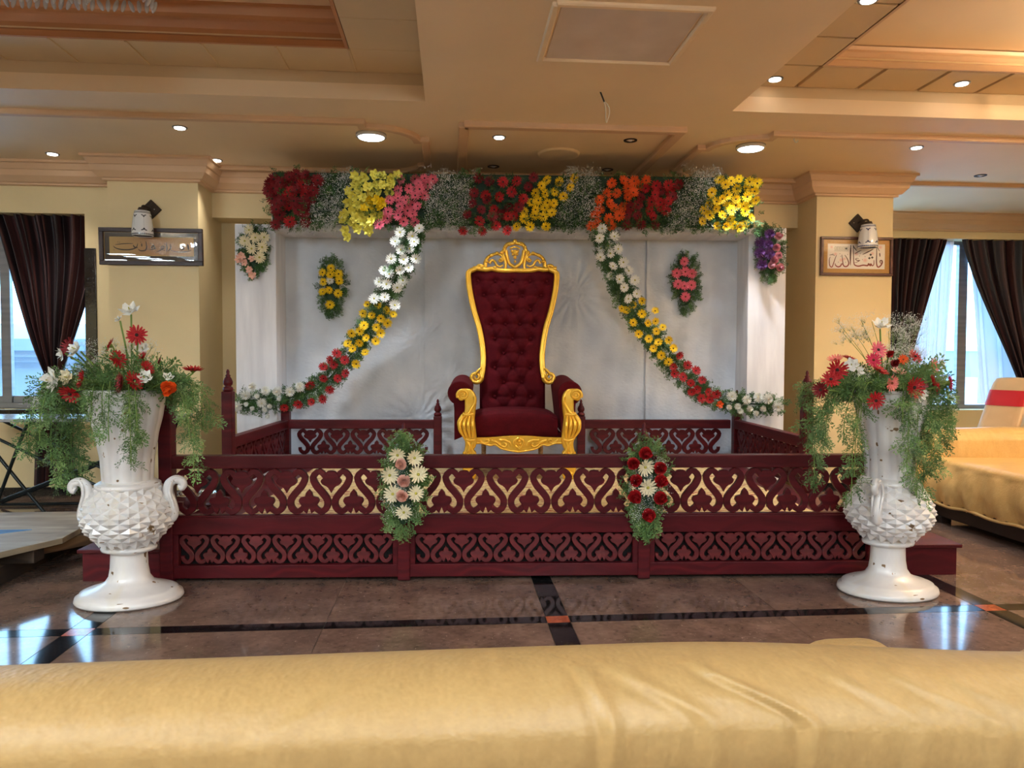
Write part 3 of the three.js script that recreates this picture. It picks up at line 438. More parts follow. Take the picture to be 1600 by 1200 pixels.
// ================= throne =================
{
  const TV = 1.56, o = stageThing('throne', 'tall gilded throne upholstered in buttoned maroon velvet', 'throne', onV(804, 700, TV).x, DECK + 0.012, TV);
  const c0 = onV(804, 700, TV).x;
  const Q = (cx, cy, v) => { const p = onV(680 + cx / 3.427, 370 + cy / 3.427, v); return [p.x - c0, p.y - DECK - 0.012]; };   // crop pixels at a depth -> chair plane
  const BKV = 2.0, zb = (y) => -(BKV - TV) - (y - 0.45) * 0.1;       // the back leans away
  const inner = [[190, 186], [192, 240], [200, 300], [222, 400], [246, 480], [262, 560], [270, 640], [268, 700], [258, 760]].map(([x, y]) => Q(x, y, BKV + 0.06));
  const halfW = (y) => { const pts = inner; for (let i = 0; i < pts.length - 1; i++) if (y <= pts[i][1] && y >= pts[i + 1][1]) return lerp(-pts[i][0], -pts[i + 1][0], (pts[i][1] - y) / (pts[i][1] - pts[i + 1][1])); return y > pts[0][1] ? -pts[0][0] : -pts[pts.length - 1][0]; };
  const yT = inner[0][1], yB = 0.42;
  // tufted back
  const btn = [], rows = 12;
  const tuft = []; for (let r = 0; r < 10; r++) { const y = yT - 0.075 - r * 0.117, w = halfW(y), n = [5, 4, 3, 4, 3, 2, 3, 2, 3, 2][r]; const sp = n > 1 ? Math.min(0.165, (w * 2 - 0.1) / (n - 0.2)) : 0; for (let i = 0; i < n; i++) tuft.push([(i - (n - 1) / 2) * (n === 5 ? (w * 2 - 0.11) / 4 : n === 4 ? (w * 2 - 0.16) / 3.1 : 0.145), y]); }
  const backGeo = grid(70, 130, (u, v) => {
    const y = lerp(yB, yT + 0.01, v), w = halfW(y) + 0.012, x = (u * 2 - 1) * w;
    let d1 = 9, d2 = 9, q1, q2; for (const t of tuft) { const d = Math.hypot((t[0] - x), (t[1] - y)); if (d < d1) { d2 = d1; q2 = q1; d1 = d; q1 = t; } else if (d < d2) { d2 = d; q2 = t; } }
    const dimple = -0.03 * Math.exp(-d1 * d1 / 0.0012); let crease = 0;
    if (q1 && q2) { const ex = q2[0] - q1[0], ey = q2[1] - q1[1], L = Math.hypot(ex, ey); if (L < 0.2) { const cr = Math.abs((x - q1[0]) * ey - (y - q1[1]) * ex) / L; crease = -0.006 * Math.exp(-cr * cr / 0.00012); } }
    const edge = Math.pow(Math.abs(u * 2 - 1), 4) * 0.04 + Math.pow(clamp((v - 0.9) / 0.1), 2) * 0.03;
    return [x, y, zb(y) + 0.055 + dimple + crease - edge, x, y];
  });
  const ub = part('back_upholstery', backGeo, M.velvet, o);
  const bg = new THREE.SphereGeometry(0.012, 10, 6).scale(1, 1, 0.55);
  for (const [x, y] of tuft) if (Math.abs(x) < halfW(y) - 0.02) part('button', bg, M.velvet, ub).position.set(x, y, zb(y) + 0.03);
  part('back_panel', grid(8, 40, (u, v) => { const y = lerp(yB, yT + 0.02, v), w = halfW(y) + 0.03; return [(u * 2 - 1) * w, y, zb(y) - 0.025, u, v]; }), M.velvet, o);
  // gilded back frame
  for (const s of [-1, 1]) {
    const pts = inner.map(([x, y]) => V3(s * (-x + 0.017), y, zb(y) + 0.03)); const tp = pts[0];
    const path = [V3(s * 0.30, tp.y + 0.03, zb(tp.y) + 0.03), V3(s * (-inner[0][0] - 0.03), tp.y + 0.022, zb(tp.y) + 0.03), V3(s * (-inner[0][0] + 0.012), tp.y + 0.0, zb(tp.y) + 0.03), ...pts.slice(1)];
    part('frame_side', merge([taperTube(path, () => 0.021, 60, 10), taperTube(path.map((p) => p.clone().add(V3(s * 0.014, 0, 0.012))), () => 0.011, 60, 8), taperTube(path.map((p) => p.clone().add(V3(-s * 0.012, -0.002, 0.014))), () => 0.007, 60, 8)]), M.gold, o);
    const e = pts[pts.length - 1];
    const sc = []; for (let k = 0; k <= 22; k++) { const a = k / 22 * Math.PI * 3.2, r = 0.05 * (1 - k / 26); sc.push(V3(e.x + s * (0.042 - r * Math.cos(a) * 1.0 + (0.0)), e.y - 0.0 + 0.07 - 0.055 - r * Math.sin(a), e.z + 0.02)); }
    part('scroll', merge([taperTube(sc, (t) => 0.018 * (1 - t * 0.45), 40, 8), taperTube([V3(e.x + s * 0.0, e.y + 0.09, e.z + 0.03), V3(e.x + s * 0.03, e.y + 0.06, e.z + 0.03), V3(e.x + s * 0.055, e.y + 0.02, e.z + 0.03)], (t) => 0.012 * Math.sin(Math.PI * (0.15 + t * 0.8)), 12, 8)]), M.gold, o);
  }
  // crest
  {
    const cz = zb(yT) + 0.025, q = (x, y) => Q(x, y, BKV + 0.17), t3 = (list, r, n = 20) => taperTube(list.map(([x, y, k = 0]) => { const p = q(x, y); return V3(p[0], p[1], cz + k); }), r, n, 8);
    const parts = [];
    const C = (x) => 850 - x;   // mirror in crop pixels
    for (const m of [(x) => x, C]) {
      parts.push(t3([[m(205), 176], [m(240), 178], [m(275), 182], [m(300), 178], [m(340), 186], [m(380), 188], [m(425), 186]], () => 0.02, 30));
      parts.push(t3([[m(268), 168], [m(270), 140], [m(286), 115], [m(312), 102], [m(340), 100], [m(358), 112], [m(362), 130], [m(348), 140], [m(338), 130]], (t) => 0.017 * (1 - 0.5 * t), 30));
      parts.push(t3([[m(350), 96], [m(366), 84], [m(374), 62], [m(390), 46], [m(410), 44], [m(425), 38]], () => 0.016));
      parts.push(t3([[m(378), 80], [m(384), 115], [m(396), 150], [m(425), 170]], (t) => 0.014));
      parts.push(t3([[m(362), 100], [m(372), 130], [m(376), 160], [m(372), 184]], () => 0.012));
      parts.push(t3([[m(290), 150], [m(302), 132], [m(318), 140], [m(328), 158], [m(345), 166], [m(362), 158]], (t) => 0.012 * (1 - 0.4 * t)));
      parts.push(t3([[m(222), 170], [m(236), 160], [m(254), 164], [m(268), 176]], (t) => 0.013));
      for (const [x, y, r] of [[276, 140, 0.014], [300, 108, 0.015], [330, 96, 0.014], [358, 92, 0.015], [372, 64, 0.012], [352, 128, 0.012], [318, 172, 0.014], [250, 172, 0.014], [396, 52, 0.011]]) { const p = q(m(x), y); parts.push(new THREE.SphereGeometry(r, 10, 8).scale(1.2, 1, 0.8).translate(p[0], p[1], cz + 0.012)); }
    }
    for (const [x, y, r] of [[425, 34, 0.018], [425, 92, 0.022], [410, 86, 0.012], [440, 86, 0.012], [425, 118, 0.014], [425, 140, 0.01], [414, 102, 0.011], [436, 102, 0.011]]) { const p = q(x, y); parts.push(new THREE.SphereGeometry(r, 12, 8).scale(1, 1.1, 0.7).translate(p[0], p[1], cz + 0.008)); }
    parts.push(t3([[398, 72], [425, 62], [452, 72]], () => 0.008, 10));
    part('crest', merge(parts), M.gold, o);
  }
  // seat, arms, apron, legs
  const g = (cx, cy) => Q(cx, cy, TV);
  const seatY = g(450, 940)[1], seatB = g(450, 1068)[1], sw = (g(682, 1000)[0] - g(220, 1000)[0]) / 2;
  part('seat', grid(40, 40, (u, v) => {   // cushion wrapped front to back
    const x0 = (u * 2 - 1), sq = Math.pow(Math.abs(x0), 5), a = v * 1.0; let y, z; const top = seatY + 0.018 * (1 - x0 * x0) - 0.03 * sq;
    if (a < 0.3) { const t = a / 0.3; y = lerp(seatB, top - 0.02, smooth(0, 1, t) * 0.7 + 0.3 * t); z = 0.02 + 0.03 * Math.sin(t * Math.PI * 0.85) - 0.01 * sq; } else { const t = (a - 0.3) / 0.7; y = top - 0.02 * (1 - smooth(0, 0.12, t)); z = lerp(0.035, -0.52, t); }
    return [x0 * sw * (1 - 0.01 * sq), y, z, x0 * sw, a * 0.8];
  }), M.velvet, o);
  part('seat_frame', rbox(-sw - 0.03, sw + 0.03, seatB - 0.05, seatB + 0.03, -0.6, 0.0, 0.01), M.velvet, o);
  for (const s of [-1, 1]) {
    const rx = s * ((g(760, 830)[0] - g(150, 830)[0]) / 2), top = g(450, 772)[1], r = 0.088, ry = top - r;
    // velvet arm: rolled top and inner slab
    const arm = grid(40, 20, (u, v) => { const z = lerp(0.055, -0.52, v), pr = []; const t = u; let x, y;
      if (t < 0.62) { const an = lerp(-0.35 * Math.PI, 1.05 * Math.PI, t / 0.62); x = rx - s * 0.02 + s * Math.cos(an) * r * 1.02; y = ry + Math.sin(an) * r; } else { const k = (t - 0.62) / 0.38; x = rx - s * 0.02 + s * lerp(Math.cos(1.05 * Math.PI) * r * 1.02, -0.055, k); y = lerp(ry + Math.sin(1.05 * Math.PI) * r, seatB + 0.02, k); }
      const lift = v * 0.035; return [x, y + lift, z, t * 0.6, z]; });
    const outer = grid(10, 10, (u, v) => { const z = lerp(0.045, -0.52, v), t = u; return [rx + s * lerp(0.03, -0.0, t), lerp(ry - 0.05, seatB - 0.02, t) + v * 0.03 * (1 - t), z, t * 0.4, z]; });
    // front face of the arm
    const fs = new THREE.Shape(), N = 20; for (let k = 0; k <= N; k++) { const an = lerp(-0.35 * Math.PI, 1.05 * Math.PI, k / N), x = (rx - s * 0.02) * s + Math.cos(an) * r * 1.02, y = ry + Math.sin(an) * r; k ? fs.lineTo(x, y) : fs.moveTo(x, y); } fs.lineTo((rx - s * 0.02) * s - 0.055, seatB + 0.02); fs.lineTo(rx * s + 0.02, seatB - 0.02); fs.closePath();
    let face = new THREE.ExtrudeGeometry(fs, { depth: 0.05, bevelEnabled: true, bevelThickness: 0.012, bevelSize: 0.01, bevelOffset: -0.008, bevelSegments: 3 }); if (s < 0) { face.scale(-1, 1, 1); const ix = face.attributes.position; for (let i = 0; i < ix.count; i += 3) { for (const at of ['position', 'normal', 'uv']) { const A = face.attributes[at], sz = A.itemSize; for (let c = 0; c < sz; c++) { const t = A.array[i * sz + c]; A.array[i * sz + c] = A.array[(i + 2) * sz + c]; A.array[(i + 2) * sz + c] = t; } } } face.computeVertexNormals(); }
    face.translate(0, 0, 0.01); boxUV(face);
    part('arm', merge([arm, outer, face]), M.velvet, o);
    // gilded arm front: volute, waist, acanthus belly, leg and paw (left side measured, mirrored for the right)
    const c2 = (x, y) => { const p = g(s < 0 ? x : 893 - x, y); return [p[0], p[1]]; };
    const K = (list, z) => list.map(([x, y, k = 0]) => { const p = c2(x, y); return V3(p[0], p[1], z + k); });
    const out = [[124, 822], [150, 812], [190, 815], [214, 840], [220, 880], [216, 930], [212, 970], [218, 1030], [222, 1075], [218, 1110], [208, 1130], [220, 1150], [222, 1200], [214, 1280], [160, 1280], [150, 1200], [148, 1160], [160, 1130], [164, 1090], [150, 1062], [128, 1020], [122, 985], [140, 950], [160, 930], [162, 890], [160, 868], [138, 872], [120, 850]];
    const sh = shapeOf(spline2([...out, out[0]].map(([x, y]) => c2(x, y)), 90).map((p) => [p.x, p.y]));
    let body = new THREE.ExtrudeGeometry(sh, { depth: 0.045, bevelEnabled: true, bevelThickness: 0.016, bevelSize: 0.012, bevelOffset: -0.01, bevelSegments: 3 }); body.translate(0, 0, 0.07); boxUV(body);
    const deco = []; const vol = []; for (let k = 0; k <= 26; k++) { const a = -0.5 + k / 26 * Math.PI * 3.4, r2 = 30 * (1 - k / 30); vol.push([152 - Math.cos(a) * r2 * 1.05, 842 - Math.sin(a) * r2]); }
    deco.push(taperTube(K(vol, 0.132), (t) => 0.012 * (1 - 0.4 * t), 44, 8));
    deco.push(taperTube(K([[212, 850], [214, 880], [196, 915], [180, 938], [168, 942]], 0.128), (t) => 0.013, 20, 8));
    deco.push(taperTube(K([[150, 940], [176, 946], [206, 940]], 0.13), () => 0.013, 12, 8));
    for (const dx of [0, 18, 36, 54]) deco.push(taperTube(K([[158 + dx * 0.75, 950, 0], [136 + dx * 1.2, 985, 0.016], [136 + dx * 1.25, 1020, 0.018], [160 + dx * 0.8, 1066, 0]], 0.128), (t) => 0.013 * (0.6 + 0.5 * Math.sin(Math.PI * t)), 18, 8));
    deco.push(taperTube(K([[166, 1072], [190, 1080], [214, 1074]], 0.13), () => 0.012, 12, 8));
    deco.push(taperTube(K([[172, 1085], [186, 1110], [180, 1135]], 0.13), (t) => 0.011, 12, 8)); deco.push(taperTube(K([[206, 1085], [196, 1110], [202, 1135]], 0.13), (t) => 0.011, 12, 8));
    for (const dx of [0, 22, 44]) deco.push(taperTube(K([[160 + dx, 1140], [156 + dx, 1160], [160 + dx, 1190]], 0.13), (t) => 0.012 * (1 - 0.4 * t), 10, 8));
    const pw = c2(186, 1265); deco.push(new THREE.SphereGeometry(0.05, 16, 10).scale(1, 0.72, 1.1).translate(pw[0], 0.036, 0.09));
    part('arm_front', merge([body, ...deco]), M.gold, o, 'gilded carved arm front with volute and paw foot');
    part('rear_leg', new THREE.CylinderGeometry(0.022, 0.018, seatB - 0.02, 10).translate(s * sw * 0.72, (seatB - 0.02) / 2, -0.5), M.wood, o);
  }
  // apron
  {
    const up = [[218, 1072], [300, 1070], [380, 1064], [446, 1062], [512, 1064], [592, 1070], [675, 1072]], lo = [[675, 1105], [640, 1104], [600, 1116], [570, 1112], [540, 1132], [500, 1140], [446, 1150], [392, 1140], [352, 1132], [322, 1112], [292, 1116], [252, 1104], [218, 1105]];
    const P = (l) => spline2(l.map(([x, y]) => g(x, y)), 30).map((p) => [p.x, p.y]);
    const body = new THREE.ExtrudeGeometry(shapeOf([...P(up), ...P(lo)]), { depth: 0.03, bevelEnabled: true, bevelThickness: 0.008, bevelSize: 0.006, bevelOffset: -0.004, bevelSegments: 2 }); body.translate(0, 0, 0.03); boxUV(body);
    const d = []; const K = (l, r, n = 14) => d.push(taperTube(l.map(([x, y]) => { const p = g(x, y); return V3(p[0], p[1], 0.072); }), r, n, 8));
    for (const m of [(x) => x, (x) => 892 - x]) {
      K([[m(240), 1082], [m(262), 1096], [m(286), 1090], [m(284), 1080], [m(272), 1082]], (t) => 0.008); K([[m(300), 1084], [m(330), 1094], [m(352), 1112], [m(372), 1118], [m(380), 1106], [m(368), 1098]], (t) => 0.009); K([[m(340), 1082], [m(372), 1084], [m(398), 1096], [m(404), 1116]], () => 0.008); K([[m(222), 1098], [m(252), 1098], [m(292), 1110], [m(322), 1106], [m(352), 1126], [m(392), 1136], [m(446), 1144]], () => 0.008, 30);
      K([[m(446), 1072], [m(424), 1086], [m(428), 1112], [m(446), 1128]], () => 0.009);
    }
    for (const [x, y, r] of [[446, 1088, 0.014], [438, 1104, 0.01], [454, 1104, 0.01], [446, 1118, 0.01]]) { const p = g(x, y); d.push(new THREE.SphereGeometry(r, 10, 8).translate(p[0], p[1], 0.068)); }
    part('apron', merge([body, ...d]), M.gold, o, 'gilded carved seat apron');
  }
}

// ================= lamps and ceiling fittings =================
function spotLight(parent, color, power, angle, pen, size) {
  const l = new THREE.SpotLight(color, power, 0, angle, pen, 2); l.name = 'lamp_light'; l.castShadow = true; l.shadow.radius = size; l.position.set(0, -0.035, 0);
  l.target.position.set(0, -3, 0); l.target.name = 'aim'; parent.add(l); parent.add(l.target); return l;
}
{
  for (const [x, y, where] of [[580, 210, 'above the yellow lilies'], [1173, 228, 'above the yellow gerberas at the header end']]) {
    const p = onY(x, y, Y1), o = thing('ceiling_light', 'large round cool white ceiling light ' + where, 'light', [p.x, Y1, p.z]);
    part('housing', lathe([[0.0, 0.0], [0.112, 0], [0.112, -0.02], [0.1, -0.028], [0.096, -0.02], [0, -0.018]], 40), M.ceramic, o);
    part('diffuser', lathe([[0.097, -0.02], [0.09, -0.027], [0.05, -0.031], [0, -0.032]], 40), M.ledGlow, o);
    spotLight(o, COOL, POWER.led, 0.72, 0.4, 4);
  }
  const ring = lathe([[0.03, 0.004], [0.034, -0.004], [0.05, -0.005], [0.052, 0.002]], 28), cup = lathe([[0, 0.012], [0.03, 0.012], [0.034, 0.0]], 24), lensOn = new THREE.CylinderGeometry(0.036, 0.036, 0.006, 24).translate(0, -0.006, 0), lensOff = new THREE.SphereGeometry(0.02, 16, 10).scale(1, 0.5, 1);
  const dl = [[82, 240, 1, Y1, 'lit recessed downlight over the dark curtain'], [281, 199, 1, Y1, 'lit recessed downlight beside the dark tray'], [338, 250, 1, Y1, 'lit recessed downlight above the left pillar cornice'], [780, 214, 1, Y1, 'lit recessed downlight inside the central moulding frame'], [771, 260, 0, Y1, 'unlit downlight in the central frame over the red gerberas'], [985, 219, 0, Y1, 'unlit downlight by the front edge of the central frame'], [949, 265, 0, Y1, 'unlit downlight in the central frame over the baby breath'], [1432, 230, 1, Y1, 'lit recessed downlight above the white calligraphy picture'], [1333, 271, 0, Y1, 'unlit downlight above the pillar with white calligraphy'], [1532, 274, 0, Y1, 'unlit downlight in front of the curtained window'],
    [1211, 123, 1, Y2, 'lit downlight in the corner of the bright tray'], [1503, 130, 1, Y2, 'lit downlight amid the panels of the bright tray'], [1357, -1, 1, Y2, 'lit downlight in the side strip of the bright tray']];
  for (const [x, y, on, Y, label] of dl) {
    const p = onY(x, y, Y), o = thing('downlight', label, 'light', [p.x, Y - 0.001, p.z], 0, 'recessed downlights');
    part('trim_ring', ring, on ? M.alu : M.sofaFoot, o); part('reflector', cup, M.chrome, o); part('lens', on ? lensOn : lensOff, on ? M.spotGlow : M.ceramic, o);
    if (on) spotLight(o, NEUTRAL, POWER.spot, 0.7, 1, 2);
  }
  const c = onY(873, 240, Y1), cap = thing('blanking_disc', 'round cream cover plate flush with the ceiling', 'cover plate', [c.x, Y1, c.z]);
  part('plate', lathe([[0, -0.01], [0.13, -0.01], [0.15, -0.016], [0.165, -0.012], [0.17, 0.002]], 40), M.ceiling, cap);
  const w = onY(938, 144, Y1), wt = thing('loose_wire', 'pair of pale wires dangling from the ceiling beam', 'wire', [w.x, Y1, w.z]);
  part('sheath', tube([[0, 0.002, 0], [0.012, -0.03, 0.004], [0.024, -0.062, 0.006]], 0.005, 10, 6), M.plasticBlack, wt);
  part('strand', tube([[0.022, -0.058, 0.006], [0.032, -0.1, 0.008], [0.034, -0.15, 0.01], [0.036, -0.19, 0.01]], 0.0028, 16, 6), M.wire, wt); part('strand', tube([[0.026, -0.058, 0.006], [0.052, -0.09, 0.01], [0.056, -0.13, 0.01], [0.04, -0.188, 0.01]], 0.0028, 16, 6), M.wire, wt);
  const hk = onY(1241, 215, Y1), ho = thing('ceiling_hook', 'small white hook screwed into the ceiling', 'hook', [hk.x, Y1, hk.z]);
  part('hook', tube([[0, 0.002, 0], [0, -0.022, 0], [0.012, -0.034, 0], [0.026, -0.03, 0], [0.028, -0.02, 0]], 0.0035, 14, 6), M.ceramic, ho);
  // hall lights behind the camera (their reflections show in the picture glass)
  const spots = [[-7.9, 5.7], [-7.9, 6.6], [-7.9, 7.35], [-7.85, 8.1], [-6.8, 7.75], [-9.1, 8.1], [-9.0, 8.8]]; for (const z of [0.1, 1.4, 2.7]) for (const x of [-3.6, -1.4, 0.86, 3.1, 5.3]) spots.push([x, z]);
  for (const [x, z] of spots) {
    const o = thing('hall_light', 'square cool white panel light in the hall ceiling', 'light', [x, Y1, z], 0, 'hall ceiling panel lights');
    part('frame', rbox(-0.3, 0.3, -0.012, 0.0, -0.16, 0.16, 0.004), M.ceramic, o); part('diffuser', box(-0.28, 0.28, -0.016, -0.01, -0.14, 0.14), M.panelGlow, o);
    const l = new THREE.RectAreaLight(HALL, POWER.panel, 0.56, 0.28); l.name = 'panel_light'; l.rotation.x = -Math.PI / 2; l.position.y = -0.022; o.add(l);
  }
  // chandeliers: frame rings with strands of crystal beads
  const bead = new THREE.OctahedronGeometry(0.013, 0).scale(1, 1.35, 1), drop = new THREE.SphereGeometry(0.013, 8, 6).scale(0.8, 2.2, 0.8);
  function chandelier(name, label, x, z, topY, lit, tone = WARM) {
    const o = thing('chandelier', label, 'chandelier', [x, topY, z]);
    const levels = [[1, -0.26], [0.78, -0.3], [0.5, -0.34]], HX = 0.95, HZ = 0.66, at = (a, k) => { const c = Math.cos(a), s = Math.sin(a); return [Math.sign(c) * Math.pow(Math.abs(c), 0.35) * HX * k, Math.sign(s) * Math.pow(Math.abs(s), 0.35) * HZ * k]; };
    part('canopy_plate', new THREE.CylinderGeometry(0.5, 0.5, 0.03, 40).translate(0, -0.015, 0), M.chrome, o);
    for (const [r, y] of levels) { part('ring', new THREE.TubeGeometry(new THREE.CatmullRomCurve3([...Array(48).keys()].map((i) => { const [x, z] = at(i / 48 * Math.PI * 2, r); return V3(x, y + 0.13, z); }), true), 96, 0.01, 6, true), M.chrome, o); for (let k = 0; k < 4; k++) { const a = k * Math.PI / 2 + 0.4; part('rod', tube([[Math.cos(a) * 0.4, -0.02, Math.sin(a) * 0.4], [at(a, r)[0], y + 0.13, at(a, r)[1]]], 0.005, 4, 6), M.chrome, o); } }
    const mats = [], m = new THREE.Matrix4(), drops = [];
    for (const [r, y] of levels) { const n = Math.round(r * 190), W = (HX + HZ) * 4 * r; for (let k = 0; k < n; k++) { const d = k / n * W, hx = HX * r, hz = HZ * r, e = d < 2 * hx ? [d - hx, -hz] : d < 2 * hx + 2 * hz ? [hx, d - 2 * hx - hz] : d < 4 * hx + 2 * hz ? [hx - (d - 2 * hx - 2 * hz), hz] : [-hx, hz - (d - 4 * hx - 2 * hz)]; for (let j = 0; j < 5; j++) mats.push(m.clone().makeRotationY(k * 3 + j).setPosition(e[0], y + 0.11 - j * 0.032, e[1])); drops.push(m.clone().makeRotationZ(rr(-0.5, 0.5)).setPosition(e[0], y - 0.064, e[1])); } }
    for (const [n, g, l] of [['crystal_beads', bead, mats], ['crystal_drops', drop, drops]]) { const im = new THREE.InstancedMesh(g, M.crystal, l.length); l.forEach((q, i) => im.setMatrixAt(i, q)); im.name = n; im.userData.kind = 'stuff'; o.add(im); }
    if (lit) for (let k = 0; k < 6; k++) { const a = k * Math.PI / 3; part('bulb', new THREE.SphereGeometry(0.035, 12, 8).translate(Math.cos(a) * 0.6, -0.2, Math.sin(a) * 0.4), tone === WARM ? M.bulbGlow : M.spotGlow, o); const l = new THREE.PointLight(tone, (tone === WARM ? POWER.chandelier : POWER.hall) / 6, 0, 2); l.name = 'bulb_light'; l.castShadow = true; l.shadow.radius = 2; l.position.set(Math.cos(a) * 0.6, -0.2, Math.sin(a) * 0.4); o.add(l); }
  }
  chandelier('chandelier', 'unlit crystal chandelier hanging in the dark ceiling tray', -2.3, -2.85, 3.12, false);
  chandelier('chandelier', 'lit warm crystal chandelier hanging in the bright ceiling tray', 4.7, -3.2, 3.12, true);
  chandelier('chandelier', 'lit crystal chandelier in the hall mirrored by the long calligraphy picture', -4.0, 0.4, 2.84, true, HALL);
  chandelier('chandelier', 'lit crystal chandelier in the middle of the hall', 0.9, 4.6, 2.84, true, HALL);
}
// ================= pictures and wall lamps on the pillars =================
function canvasTex(w, h, draw) { const c = document.createElement('canvas'); c.width = w; c.height = h; const x = c.getContext('2d'); draw(x); const t = new THREE.CanvasTexture(c); t.colorSpace = THREE.SRGBColorSpace; return t; }
function pen(x, pts, w0, w1, n = 40) {   // brush stroke with a swelling width
  const c = new THREE.SplineCurve(pts.map(([a, b]) => new THREE.Vector2(a, b))).getPoints(n);
  c.forEach((p, i) => { if (!i) return; const t = i / n; x.lineWidth = (w0 + (w1 - w0) * Math.sin(Math.PI * t)) * (x.bold ?? 1); x.beginPath(); x.moveTo(c[i - 1].x, c[i - 1].y); x.lineTo(p.x, p.y); x.stroke(); });
}
function frameRing(x0, x1, y0, y1, w, z0, z1) { return merge([rbox(x0, x1, y1 - w, y1, z0, z1, 0.004), rbox(x0, x1, y0, y0 + w, z0, z1, 0.004), rbox(x0, x0 + w, y0 + w, y1 - w, z0, z1, 0.004), rbox(x1 - w, x1, y0 + w, y1 - w, z0, z1, 0.004)]); }
{
  const z = ZP, A = onZ(157, 356, z), B = onZ(319, 416, z), w = B.x - A.x, h = A.y - B.y;
  const o = thing('calligraphy_picture', 'long dark framed brown panel with thin black calligraphy', 'picture', [(A.x + B.x) / 2, B.y, z]); o.rotation.x = 2 * Math.PI / 180;
  const frameM = phys({ map: tex(128, grain(rgb(36, 18, 16), rgb(62, 32, 26)), 1), roughness: 0.45 });
  part('frame', frameRing(-w / 2, w / 2, 0, h, 0.034, 0.002, 0.035), frameM, o);
  const print = canvasTex(1024, 384, (x) => {
    x.fillStyle = '#2a2320'; x.fillRect(0, 0, 1024, 384);
    x.strokeStyle = '#c9a050'; x.lineWidth = 7; x.strokeRect(8, 6, 1008, 372); x.strokeStyle = '#d8b25a'; x.lineWidth = 5; x.strokeRect(66, 70, 892, 236);
    const g = x.createLinearGradient(66, 0, 958, 0); g.addColorStop(0, '#b8975c'); g.addColorStop(0.5, '#b08252'); g.addColorStop(1, '#bb955f'); x.fillStyle = g; x.fillRect(69, 73, 886, 230);
    x.bold = 1.5; x.strokeStyle = '#160e0a'; x.fillStyle = '#160e0a'; x.lineCap = 'round';
    const T = (l) => l.map(([a, b]) => [(a - 250) / 1055 * 892 + 66, (b - 550) / 260 * 236 + 70]);
    const k = (l, a, b) => pen(x, T(l), a, b);
    k([[600, 640], [585, 690], [545, 715], [470, 730], [380, 725], [320, 705], [296, 680]], 3, 11); k([[320, 660], [420, 645], [540, 640]], 3, 7); k([[545, 665], [560, 690], [600, 700]], 4, 9);
    k([[650, 640], [652, 680]], 4, 9); k([[705, 610], [712, 690], [690, 735], [630, 740], [610, 720]], 4, 10); k([[712, 720], [760, 722], [800, 715], [815, 690], [795, 672], [775, 690], [800, 712], [835, 712]], 3, 9); k([[790, 640], [812, 690], [822, 720]], 3, 8);
    k([[825, 765], [860, 745], [900, 720], [935, 690], [918, 672], [895, 690], [905, 715], [940, 735]], 3, 9); k([[960, 620], [968, 690], [960, 745]], 4, 10); k([[1010, 640], [1015, 700], [975, 745]], 3, 9); k([[1020, 730], [1100, 750], [1200, 748], [1275, 728]], 3, 9); k([[1130, 700], [1160, 670], [1185, 700], [1150, 720], [1120, 705]], 3, 8); k([[1235, 640], [1242, 720]], 4, 10);
    for (const [a, b] of [[300, 735], [760, 632], [770, 642], [880, 640], [350, 622], [372, 626], [640, 622], [940, 640]]) { const [p] = T([[a, b]]); x.fillRect(p[0] - 4, p[1] - 4, 8, 8); }
  });
  const pm = std({ map: print, roughness: 0.6 }); const pg = new THREE.PlaneGeometry(w - 0.06, h - 0.06).translate(0, h / 2, 0.012);
  part('print', pg, pm, o); part('glazing', box(-w / 2 + 0.03, w / 2 - 0.03, 0.03, h - 0.03, 0.018, 0.0205), M.glass, o);

  const C = onZ(1281, 370, z), D = onZ(1392, 432, z), w2 = D.x - C.x, h2 = C.y - D.y;
  const q = thing('calligraphy_picture', 'brown framed white panel with bold dark red calligraphy on gold mount', 'picture', [(C.x + D.x) / 2, D.y, z]);
  const fm2 = phys({ map: tex(128, grain(rgb(70, 32, 26), rgb(98, 48, 38)), 1), roughness: 0.35, clearcoat: 0.3 });
  part('frame', frameRing(-w2 / 2, w2 / 2, 0, h2, 0.024, 0.002, 0.032), fm2, q);
  const print2 = canvasTex(1024, 576, (x) => {
    x.fillStyle = '#b98a44'; x.fillRect(0, 0, 1024, 576);
    for (let i = 0; i < 900; i++) { x.fillStyle = ['rgba(150,104,44,.25)', 'rgba(214,170,92,.25)'][i & 1]; x.fillRect(rnd() * 1024, rnd() * 576, 30 * rnd() + 4, 8 * rnd() + 3); }
    x.fillStyle = '#ece4da'; x.fillRect(76, 74, 872, 424);
    const sx = (a) => (a - 220) / 885 * 872 + 76, sy = (b) => (b - 600) / 430 * 424 + 74;
    for (const [a, b, r] of [[1030, 650, 40], [660, 770, 40], [910, 760, 34], [340, 780, 34], [800, 880, 44], [480, 860, 30], [280, 660, 28], [430, 880, 36]]) { const g = x.createRadialGradient(sx(a), sy(b), 2, sx(a), sy(b), r); g.addColorStop(0, 'rgba(224,140,130,.55)'); g.addColorStop(1, 'rgba(224,140,130,0)'); x.fillStyle = g; x.fillRect(sx(a) - r, sy(b) - r, 2 * r, 2 * r); }
    const ink = x.createLinearGradient(0, 80, 0, 480); ink.addColorStop(0, '#2a2a26'); ink.addColorStop(0.6, '#4a1c1a'); ink.addColorStop(1, '#9a2c28'); x.strokeStyle = ink; x.fillStyle = '#2c2624'; x.lineCap = 'round';
    const k = (l, a, b) => pen(x, l.map(([c, d]) => [sx(c), sy(d)]), a, b);
